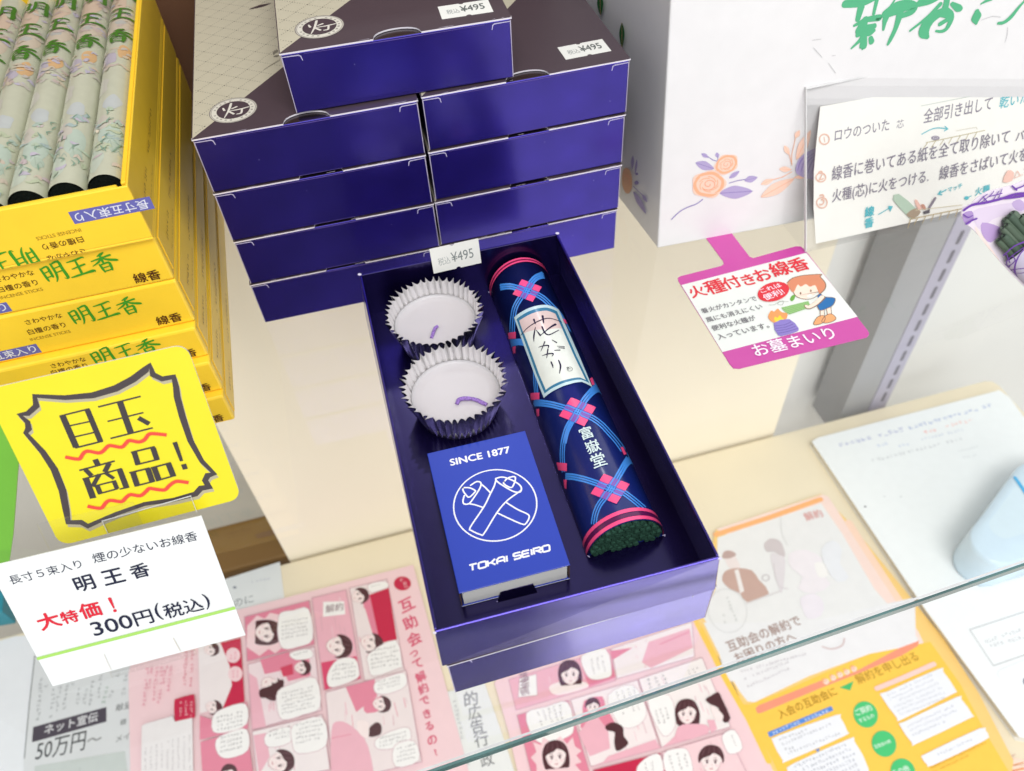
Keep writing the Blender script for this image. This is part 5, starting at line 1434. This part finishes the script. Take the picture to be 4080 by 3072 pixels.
bubble(ik, [(1150, 1430), (1280, 1360), (1400, 1340), (1410, 1440), (1280, 1500), (1160, 1500)], [((1180, 1430 + 30 * k), (1380, 1380 + 30 * k), 20) for k in range(3)]); bubble(ik, [(1290, 1480), (1440, 1440), (1480, 1590), (1300, 1640)], [((1310, 1510 + 32 * k), (1450, 1475 + 32 * k), 20) for k in range(4)])
panel(ik, [(205, 1370), (740, 1240), (800, 1660), (250, 1760)], K(248, 238, 238, .86))
ik.fill([(215, 1400), (310, 1380), (340, 1560), (260, 1700)], PINK2)
bubble(ik, [(310, 1390), (490, 1330), (500, 1450), (330, 1490)], [((335, 1380 + 32 * k), (490, 1345 + 32 * k), 22) for k in range(3)]); bubble(ik, [(520, 1320), (740, 1260), (770, 1480), (560, 1540), (510, 1450)], [((540, 1330 + 34 * k), (740, 1290 + 34 * k), 22) for k in range(5)])
head(ik, 420, 1600, 92, 1.4)
ik.z = 'c7'
ik.fill([(1720, 150), (2085, 90), (2120, 640), (1735, 740)], K(246, 236, 236, .86)); ik.fill([(1910, 130), (2085, 90), (2120, 640), (1930, 700), (2010, 500), (1990, 330)], DRED)
for c_ in ((2020, 240), (2040, 400)): ik.disc(c_, 62, 66, PINK, n=20); ik.micro((c_[0] - 26, c_[1] - 30), (c_[0] - 26, c_[1] + 40), 22, ROSE); ik.micro((c_[0] + 10, c_[1] - 30), (c_[0] + 10, c_[1] + 40), 22, ROSE)
head(ik, 1830, 190, 60, 1.4); head(ik, 1850, 690, 66, 1.9)
ik.fill([(1735, 760), (1850, 800), (2140, 640), (2150, 870), (1735, 970)], ROSE); bubble(ik, [(1850, 760), (1960, 690), (2130, 660), (2140, 830), (1990, 900), (1850, 900)], [((1880, 790 + 36 * k), (2110, 740 + 36 * k), 26) for k in range(4)])
ik.fill([(1740, 990), (2140, 870), (2200, 1300), (1760, 1300)], ROSE); bubble(ik, [(1875, 970), (2000, 900), (2140, 880), (2150, 1060), (1980, 1130), (1890, 1090)], [((1910, 970 + 38 * k), (2110, 920 + 38 * k), 26) for k in range(4)])
head(ik, 1985, 1260, 70, .2)
for x in (1245, 1290, 1335, 1375, 1415, 1455): ik.micro((x + 20, 350 - (x - 1245) * .1), (x - 10, 480 + ((x * 7) % 230)), 30, ROSE)
for x in (1585, 1640): ik.micro((x + 20, 200), (x, 520), 26, HOT)
ik.fill([(1515, 640), (1540, 615), (1665, 580), (1690, 600), (1695, 760), (1670, 785), (1545, 815), (1518, 790)], DRED, smooth=2)
for x in (1560, 1605, 1650): ik.micro((x, 640), (x, 780), 24, PINK)
ik.fill([(1235, 850), (1270, 830), (1500, 765), (1520, 815), (1670, 780), (1680, 1300), (1230, 1300)], K(244, 240, 240, .86))
for k in range(9): ik.micro((1260 + 47 * k, 1040 - 14 * k), (1255 + 48 * k, 1230), 20, K(190, 184, 186))
ik.build('print', m_ink, c1)

# --- second comic leaflet
c2, F = sheet('comic_leaflet', 'pink comic leaflet partly covered by the purple tray and crossed by the glass edge', 'leaflet', [('c5', 420, 480), ('c5', 540, 900), ('c5', 640, 1330), ('c5', 660, 1420), ('c3', 1010, 1800), ('c3', 900, 1560), ('c3', 160, 190), ('c3', 60, -80), ('c5', 1500, 60), ('c5', 500, 350)], 'c5', PINK, h=ZB + .0020, group='pink comic leaflets')
ik = Ink(F, 5e-5); ik.z = 'c5'
panel(ik, [(545, 450), (1440, 180), (1490, 460), (610, 720)], PINK2)
ik.fill([(640, 440), (790, 400), (800, 590), (630, 608)], PW); ik.brush([(640, 440), (790, 400), (800, 590), (630, 608)], FRM, 5, closed=True)
ik.text('落', (655, 480), (735, 455), K(160, 130, 140), .01); ik.text('茶', (660, 540), (740, 515), K(160, 130, 140), .01); ik.text('碗', (660, 600), (735, 575), K(160, 130, 140), .01)
ik.fill([(1170, 270), (1420, 195), (1490, 430), (1250, 520)], ROSE); ik.fill([(900, 520), (1000, 470), (1200, 470), (1240, 520), (980, 590)], SKIN, smooth=3)
head(ik, 1085, 400, 98, -.1, 1)
bubble(ik, [(1190, 240), (1400, 180), (1455, 390), (1400, 440), (1280, 450), (1215, 380)], [((1265 + 46 * k, 270 - 14 * k), (1290 + 46 * k, 410 - 10 * k), 22) for k in range(3)])
panel(ik, [(1450, 180), (2160, -60), (2185, 250), (1500, 445)], K(250, 240, 240, .86)); ik.fill([(1440, 200), (1640, 170), (1460, 280)], ROSE); ik.fill([(1780, 120), (2140, 0), (2170, 170), (1800, 350), (1720, 300)], PINK2); ik.brush([(1880, 140), (2140, 30)], ROSE, 8)
panel(ik, [(620, 765), (1070, 635), (1270, 1300), (780, 1420)], ROSE)
bubble(ik, [(700, 750), (880, 690), (1065, 650), (1120, 880), (1060, 960), (880, 1020), (760, 960)], [((790 + 48 * k, 730 - 14 * k), (830 + 46 * k, 870 - 10 * k), 26) for k in range(5)])
ik.fill([(760, 1000), (830, 1030), (850, 960), (930, 1010), (1000, 950), (1060, 1020), (1110, 960), (1130, 1040), (1190, 1080), (1140, 1120), (1190, 1180), (1130, 1200), (1190, 1270), (800, 1420), (790, 1200), (740, 1140), (790, 1090)], PINK)
head(ik, 960, 1125, 112, -.1, 1)
panel(ik, [(1090, 630), (1680, 455), (1880, 1055), (1270, 1220)], K(250, 238, 238, .86))
ik.fill([(1210, 640), (1370, 600), (1400, 700), (1480, 830), (1400, 900), (1180, 880), (1200, 760)], ROSE, smooth=2); head(ik, 1285, 690, 66, 0); ik.fill([(1160, 930), (1250, 800), (1330, 780), (1420, 900), (1440, 1060), (1260, 1130)], PINK2)
bubble(ik, [(1420, 590), (1640, 500), (1760, 720), (1700, 850), (1560, 880), (1480, 790)], [((1490 + 48 * k, 560 - 14 * k), (1550 + 46 * k, 760 - 10 * k), 22) for k in range(4)])
ik.fill([(1400, 860), (1470, 830), (1550, 870), (1560, 950), (1600, 1020), (1500, 1085), (1475, 1000), (1480, 920), (1410, 900)], HAIR, smooth=3)
ik.fill([(1380, 1180), (1420, 1130), (1840, 980), (1880, 1055), (1270, 1220)], PINK2)
panel(ik, [(1690, 450), (2250, 260), (2500, 870), (1895, 1050)], K(250, 242, 240, .86))
for k in range(3): ik.micro((1760 + 66 * k, 450 - 20 * k), (1790 + 70 * k, 550 - 20 * k), 30, TXT); ik.micro((2120 + 36 * k, 370 - 12 * k), (2150 + 36 * k, 430 - 12 * k), 24, TXT)
bubble(ik, [(1770, 640), (1960, 590), (2020, 820), (1960, 940), (1880, 920)], [((1830 + 40 * k, 720 - 10 * k), (1870 + 44 * k, 870 - 10 * k), 26) for k in range(3)])
head(ik, 2130, 770, 94, .05, 1); ik.fill([(1960, 1000), (2060, 900), (2240, 880), (2300, 930), (1900, 1050)], PINK2)
panel(ik, [(1290, 1250), (1880, 1100), (2000, 1500), (1350, 1600)], DRED); bubble(ik, [(1680, 1220), (1780, 1130), (1880, 1120), (1900, 1300), (1700, 1300)], [((1730, 1190), (1760, 1290), 28), ((1790, 1170), (1815, 1280), 28)])
panel(ik, [(1895, 1095), (2470, 920), (2700, 1400), (2000, 1500)], PINK); bubble(ik, [(1910, 1110), (2040, 1060), (2130, 1090), (2160, 1300), (1950, 1300)], [((1945, 1120), (1990, 1280), 28), ((2015, 1100), (2060, 1270), 28), ((2080, 1110), (2110, 1250), 28)])
ik.z = 'c3'
head(ik, 90, 1090, 112, -.05, 1); ik.fill([(272, 960), (330, 920), (400, 885), (440, 960), (520, 1140), (470, 1190), (430, 1140), (400, 1040), (330, 1010)], HAIR, smooth=2); ik.fill([(330, 1010), (400, 1060), (450, 1120), (430, 1175), (380, 1160), (340, 1090)], SKIN, smooth=2)
ik.fill([(0, 1230), (120, 1200), (280, 1210), (300, 1290), (0, 1370)], PINK2, smooth=2); ik.fill([(290, 1160), (360, 1160), (390, 1250), (330, 1290)], PINK2)
head(ik, 330, 1560, 128, 0, 0)
bubble(ik, [(440, 1310), (560, 1260), (640, 1440), (520, 1500), (460, 1420)], [((520, 1310), (570, 1430), 22)])
ik.build('print', m_ink, c2)

# --- orange leaflet
og, F = sheet('orange_leaflet', 'orange and white leaflet with green round badges, at the lower right under the glass', 'leaflet', [('c3', 150, 170), ('c3', 480, 640), ('c3', 900, 1560), ('c3', 1100, 2000), ('c4', 1800, 1900), ('c4', 1840, 1560), ('c4', 1500, 900), ('c4', 1150, 350), ('c2', 1500, 300), ('c2', 1240, 40), ('c2', 330, 345), ('c2', 200, 900)], 'c3', K(252, 212, 130, .88), h=ZB + .0020)
ik = Ink(F, 5e-5)
ORG, ORG2, SAL = K(255, 206, 84, .90), K(255, 186, 120, .88), K(252, 158, 128, .86)
ik.z = 'c2'
ik.fill([(330, 345), (1245, 45), (1300, 60), (2080, 1230), (2160, 1400), (2100, 1450), (1900, 1100)], K(252, 226, 216, .88))
ik.brush([(330, 390), (800, 240), (1235, 85)], ORG2, 42); ik.brush([(1480, 290), (1640, 540), (1980, 1060)], K(255, 220, 196, .88), 60)
ik.fill([(345, 415), (1240, 120), (1420, 380), (1700, 860), (2080, 1290), (2060, 1340), (1600, 1420), (1000, 1640), (420, 1660), (330, 1300), (220, 1100), (330, 850)], K(240, 240, 240, .88))
ik.z = 'c3'
ik.fill([(255, 190), (560, 200), (1400, 160), (2350, -60), (2360, 420), (1900, 500), (1300, 720), (760, 980), (690, 970), (620, 880), (500, 680), (380, 440)], K(241, 241, 243, .88))
ik.brush([(195, 200), (330, 460), (470, 740)], ORG, 60); ik.brush([(470, 740), (700, 1140), (900, 1560)], ORG, 60)
body_o = [(640, 1000), (720, 1000), (1000, 890), (1450, 690), (1900, 500), (2212, 440), (2500, 380), (2800, 800), (3050, 1280), (3300, 1700), (2900, 2000), (1150, 2000), (940, 1560)]
ik.fill(body_o, ORG)
ik.fill([(770, 1040), (800, 1010), (1430, 760), (1450, 800), (1790, 660), (2200, 440), (2390, 370), (2380, 420), (2212, 520), (1800, 690), (1440, 830), (830, 1085), (790, 1090)], SAL)
for k, c_ in enumerate(((1470, 775), (1540, 738), (1608, 708), (1676, 680), (1745, 650))): ik.disc(c_, 30, 28, K(255, 232, 214), n=12); ik.text('契約の手順'[k], (c_[0] - 22, c_[1] + 20), (c_[0] + 22, c_[1] + 2), SAL)
ik.text('入会の互助会に', (1020, 1150), (1590, 905), K(176, 130, 30, .85), .012); ik.text('解約を申し出る', (1795, 805), (2400, 560), K(190, 146, 50, .85), .008)
ik.fill([(1600, 835), (1742, 770), (1708, 865)], K(76, 196, 116, .85))
ik.z = 'c2'
BR = K(168, 138, 128, .85)
ik.text('互助会の解約で', (452, 1408), (1080, 1168), BR, .014); ik.text('お困りの方へ', (520, 1508), (1040, 1308), BR, .014)
ik.z = 'c3'
for k in range(3): ik.micro((630 + 32 * k, 690 + 74 * k), ((1300, 1110, 1110)[k], (505, 590, 660)[k] + (0, 0, 0)[k]), 30, K(196, 190, 196))
ik.z = 'c2'
ik.fill([(400, 560), (440, 530), (490, 540), (505, 590), (540, 670), (480, 690), (430, 660)], K(244, 232, 230), smooth=3); ik.fill([(385, 590), (400, 540), (450, 530), (505, 560), (470, 590), (420, 600)], K(198, 170, 164), smooth=3)
ik.fill([(385, 790), (400, 720), (450, 690), (520, 680), (640, 700), (700, 780), (790, 900), (600, 975), (540, 900), (450, 860)], K(206, 172, 160, .86), smooth=2); ik.fill([(490, 700), (525, 690), (575, 880), (540, 900)], K(244, 238, 236)); ik.brush([(600, 985), (890, 878)], K(226, 222, 222), 14)
ik.fill([(745, 480), (790, 430), (850, 430), (900, 470), (930, 570), (900, 580), (830, 540), (770, 540)], K(214, 204, 206), smooth=3); ik.fill([(800, 560), (880, 570), (930, 620), (900, 900), (840, 740)], K(232, 226, 230), smooth=3)
ik.brush([(830, 640), (840, 740), (880, 840), (950, 860)], K(214, 206, 210), 7, smooth=3); ik.ring((760, 765), 30, 26, 9, K(206, 200, 202), n=16)
ik.ring((430, 1050), 165, 190, 5, K(220, 220, 220), rot=-.3)
for k in range(2): ik.micro((380 - 40 * k + 30, 930 + 80 * k), (490 - 90 * k, 1130 + 30 * k), 30, K(206, 208, 206))
ik.text('解約', (1115, 275), (1265, 235), K(232, 176, 172), .02); ik.brush([(890, 240), (900, 380), (950, 480)], K(226, 226, 226), 6, smooth=3)
for q_, c_ in (([(960, 560), (1100, 520), (1250, 600), (1220, 700), (1320, 820), (1180, 900), (1040, 860), (1080, 760), (980, 680)], K(244, 238, 243, .88)), ([(1240, 520), (1340, 440), (1420, 520), (1400, 640), (1480, 760), (1380, 800), (1290, 690)], K(238, 240, 245, .88)), ([(1060, 940), (1180, 900), (1260, 980), (1240, 1090), (1130, 1120), (1080, 1040)], K(242, 236, 244, .88)), ([(1180, 640), (1260, 640), (1300, 740), (1220, 760)], K(248, 246, 244, .88))):
    ik.fill(q_, c_, smooth=2)  # pale patches painted in as vague white reflections
ik.brush([(1250, 1360), (1330, 1380), (1420, 1350), (1440, 1290)], K(222, 200, 200), 12, smooth=3)
ik.z = 'c3'
GRN = K(78, 204, 124, .86)
BLU2 = K(92, 146, 226, .86)
ik.fill([(890, 1280), (1520, 1018), (1542, 1060), (910, 1328)], BLU2); ik.micro((945, 1306), (1500, 1076), 38, K(226, 236, 252))
def card(q, n, x0, w_):
    ik.fill(q, K(243, 245, 250, .88), smooth=2)
card([(940, 1370), (1000, 1310), (1560, 1110), (1610, 1130), (1680, 1270), (1640, 1320), (1090, 1560), (1040, 1555)], 5, 0, 0)
for k in range(4): ik.micro((1010 + 26 * k, 1370 + 46 * k), ((1300, 1530, 1150, 1610)[k], (1262, 1210, 1445, 1300)[k]), 34, K(190, 192, 198))
ik.fill([(1365, 1450), (1410, 1436), (1388, 1478)], BLU2)
card([(1085, 1650), (1140, 1590), (1690, 1345), (1750, 1370), (1890, 1640), (1800, 1800), (1250, 1900), (1110, 1740)], 5, 0, 0)
for k in range(6): ik.micro((1150 + 24 * k, 1640 + 52 * k), (1700 + 26 * k, 1405 + 50 * k), 36, K(176, 180, 190))
for c_, t in (((1860, 1102), ('ご契約', 'するもの')), ((2042, 1392), ('互助会の例',)), ((2230, 1668), ('その他',))):
    ik.disc(c_, 118, 134, GRN, rot=-.5, n=32)
    for j, s_ in enumerate(t): ik.text(s_, (c_[0] - 84 + 30 * j, c_[1] + 10 + 70 * (j - .5 * (len(t) - 1)) + 40), (c_[0] + 72 + 20 * j, c_[1] - 30 + 70 * (j - .5 * (len(t) - 1)) + 20), K(226, 248, 232), .02)
ik.z = 'c4'
ik.brush([(478, 850), (740, 742), (1050, 605)], K(255, 214, 204, .88), 44)
card([(522, 920), (580, 880), (1090, 655), (1140, 680), (1262, 860), (1220, 910), (730, 1155), (680, 1140)], 5, 0, 0)
for k in range(6): ik.micro((590 + 24 * k, 930 + 38 * k), (1050 + 26 * k, 715 + 46 * k), 26, K(196, 200, 210))
card([(708, 1215), (760, 1175), (1270, 935), (1320, 955), (1430, 1110), (1390, 1150), (880, 1395), (830, 1390)], 4, 0, 0)
for k in range(3): ik.micro((785 + 28 * k, 1240 + 42 * k), (1250 + 30 * k - 130 * (k == 2), 1030 + 44 * k + 60 * (k == 2)), 28, K(186, 190, 202))
card([(925, 1530), (980, 1490), (1500, 1245), (1560, 1265), (1590, 1320), (1540, 1370), (1040, 1610), (980, 1605)], 2, 0, 0)
ik.micro((1095, 1520), (1440, 1360), 30, K(190, 194, 204)); ik.micro((1020, 1650), (1590, 1385), 22, K(206, 150, 40)); ik.micro((1040, 1690), (1400, 1520), 20, K(206, 150, 40))
ik.build('print', m_ink, og)
pf, F = sheet('peach_leaflet', 'peach coloured leaflet edge with brown lines below the corner of the orange leaflet', 'leaflet', [(1300, 1690), (1850, 1530), (1960, 1560), (2400, 1500), (2500, 2000), (1200, 2000)], 'c4', K(252, 224, 204, .88), h=ZB + .0004)
ik = Ink(F); ik.z = 'c4'
ik.brush([(1450, 1660), (1840, 1545)], K(206, 140, 90), 6); ik.brush([(1520, 1666), (1860, 1500)], K(222, 160, 150), 5); ik.brush([(1500, 1700), (1940, 1580)], K(226, 150, 90), 10); ik.brush([(1600, 1720), (1940, 1640)], K(240, 160, 110), 20); ik.brush([(1540, 1650), (1945, 1600)], K(180, 120, 80), 4)
ik.build('print', m_ink, pf)

# --- white booklet at the right
HBK = .010
FB = Frame((0, 0, ZB + HBK), (1, 0, 0), (0, 1, 0))
bq = [('c1', 378, 778), ('c1', 430, 745), ('c1', 2000, 335), ('c1', 2090, 400), ('c1', 2900, 1500), ('c4', 2900, 1500), ('c4', 1900, 1330), ('c4', 960, 52)]
bk_ = thing('white_booklet', 'thick white booklet with faint blue and red writing, at the right under the glass', 'booklet', (.6, .2, ZB))
pts = [FB.px(*q) for q in bq]
g = Geo(); g.prism(FB.P, pts, -.0012, 0, K(244, 248, 248, .90), rim=K(236, 230, 214, .86)); cv = g.build('cover', m_paper, bk_)
g = Geo(); cx, cy = sum(p_[0] for p_ in pts) / len(pts), sum(p_[1] for p_ in pts) / len(pts)
g.prism(FB.P, [(cx + (x - cx) * .985, cy + (y - cy) * .985) for x, y in pts], -HBK + .0008, -.0014, K(236, 226, 204, .84)); g.build('pages', m_paper, bk_)
g = Geo(); g.prism(FB.P, [(cx + (x - cx) * 1.0, cy + (y - cy) * 1.0) for x, y in pts], -HBK, -HBK + .0007, K(240, 238, 230, .86)); g.build('back_cover', m_paper, bk_)
ik = Ink(FB, 4e-5); ik.z = 'c1'
random.seed(21)
ik.micro((630, 835), (1170, 690), 44, K(184, 190, 222)); ik.micro((1225, 680), (1960, 478), 40, K(172, 188, 226)); ik.micro((1355, 715), (1480, 690), 34, K(252, 176, 166)); ik.micro((1540, 660), (1770, 610), 36, K(252, 214, 206))
ik.micro((950, 830), (1040, 805), 32, K(200, 214, 240)); ik.micro((1135, 830), (1225, 810), 30, K(204, 216, 240)); ik.micro((1330, 770), (1690, 690), 26, K(206, 216, 232)); ik.micro((910, 960), (1690, 765), 34, K(214, 218, 220)); ik.micro((1650, 870), (1820, 830), 22, K(222, 226, 228)); ik.micro((1690, 930), (1820, 900), 22, K(224, 228, 230))
for q in ((840, 1342, 12), (1148, 1256, 6), (1005, 1254, 5)): ik.disc(q[:2], q[2], q[2] * .6, K(110, 110, 120), n=8)
ik.z = 'c4'
ik.brush([(2300, -20), (1945, 85), (1405, 262), (1640, 620), (1945, 515), (2300, 400)], K(176, 178, 182), 7)
for a, b in (((1570, 400), (1700, 350)), ((1735, 340), (1945, 270)), ((1800, 395), (1960, 340)), ((1620, 440), (1760, 400))): ik.micro(a, b, 34, K(190, 192, 198))
ik.fill([(1945, 740), (1935, 770), (1945, 810), (2000, 800), (2000, 740)], K(70, 90, 130)); ik.brush([(1700, 740), (1680, 690), (1730, 650), (1945, 560)], K(230, 232, 236), 5, smooth=3)
ik.build('lettering', m_ink, cv)
# pale blue soft pack standing beside the booklet
pk = thing('soft_pack', 'pale blue soft plastic pack with a bright blue line, lying on the booklet', 'pack', tuple(FB.P(.72, .2, 0)))
HP = .05
FP = Frame((0, 0, ZB + HBK + HP), (1, 0, 0), (0, 1, 0))
outl = [FP.px('c1', *q) for q in ((2160, 990), (2110, 1060), (1980, 1230), (1860, 1400), (1770, 1510), (1740, 1590), (1760, 1680), (1840, 1770), (2000, 1850), (2212, 1800), (2600, 1600), (2600, 900), (2300, 920))]
cx, cy = sum(p_[0] for p_ in outl) / len(outl), sum(p_[1] for p_ in outl) / len(outl)
sm = spline(outl, 2, True); n = len(sm); g = Geo()
lev = [(.985, -HP + .0005), (1.0, -HP * .9), (1.0, -HP * .5), (.995, -HP * .12), (.97, -HP * .02), (.94, 0), (.5, .0005)]
for k_, dz in lev: g.v += [tuple(FP.P(cx + (x - cx) * k_, cy + (y - cy) * k_, dz)) for x, y in sm]
for i in range(len(lev) - 1):
    for k in range(n): g.f.append((i * n + k, i * n + (k + 1) % n, (i + 1) * n + (k + 1) % n, (i + 1) * n + k)); g.c.append(K(212, 234, 248, .88))
g.f.append(tuple((len(lev) - 1) * n + k for k in range(n))); g.c.append(K(218, 238, 248, .88)); g.f.append(tuple(range(n))[::-1]); g.c.append(K(190, 226, 246))
bp = g.build('pack', m_soft, pk, smooth=True)
ik = Ink(Frame(FP.P(0, 0, .0010), (1, 0, 0), (0, 1, 0)), 1e-4); ik.z = 'c1'
ik.brush([(2135, 1090, 24), (2212, 1200, 30), (2300, 1330, 26)], K(72, 182, 236, .86))
ik.build('print', m_ink, bp)
# green and teal cards at the left edge
for nm, lb_, q, hh, col in (('green_card', 'bright green card standing behind the yellow card at the left edge', ('src', 10, 1650, 66, 1600, 70, 2235), .05, K(122, 196, 62, .84)),):
    Fg_ = Frame((-.16, .115, 0), (1, -.15, 0), (0.03, .35, 1))
    pts = [Fg_.px('src', *p_) for p_ in ((-160, 1600), (110, 1560), (80, 1760), (52, 2130), (28, 2300), (-200, 2360))]
    t_c = thing(nm, lb_, 'card', tuple(Fg_.P(*pts[0])))
    g = Geo(); g.prism(Fg_.P, pts, -.0008, 0, col); g.build('card', m_gloss, t_c)
tl = at_z('src', -10, 2420, ZB + .012)
g = Geo(); Ftl = Frame((0, 0, ZB + .03), (1, 0, 0), (0, 1, 0))
g.prism(Ftl.P, [Ftl.px('src', *q) for q in ((-60, 2330), (2, 2350), (14, 2362), (8, 2438), (-60, 2450))], -.03, 0, K(40, 150, 170, .84))
o = g.build('teal_packet', m_gloss, bevel=.001); tag(o, 'small teal packet at the left edge below the green card', 'packet')
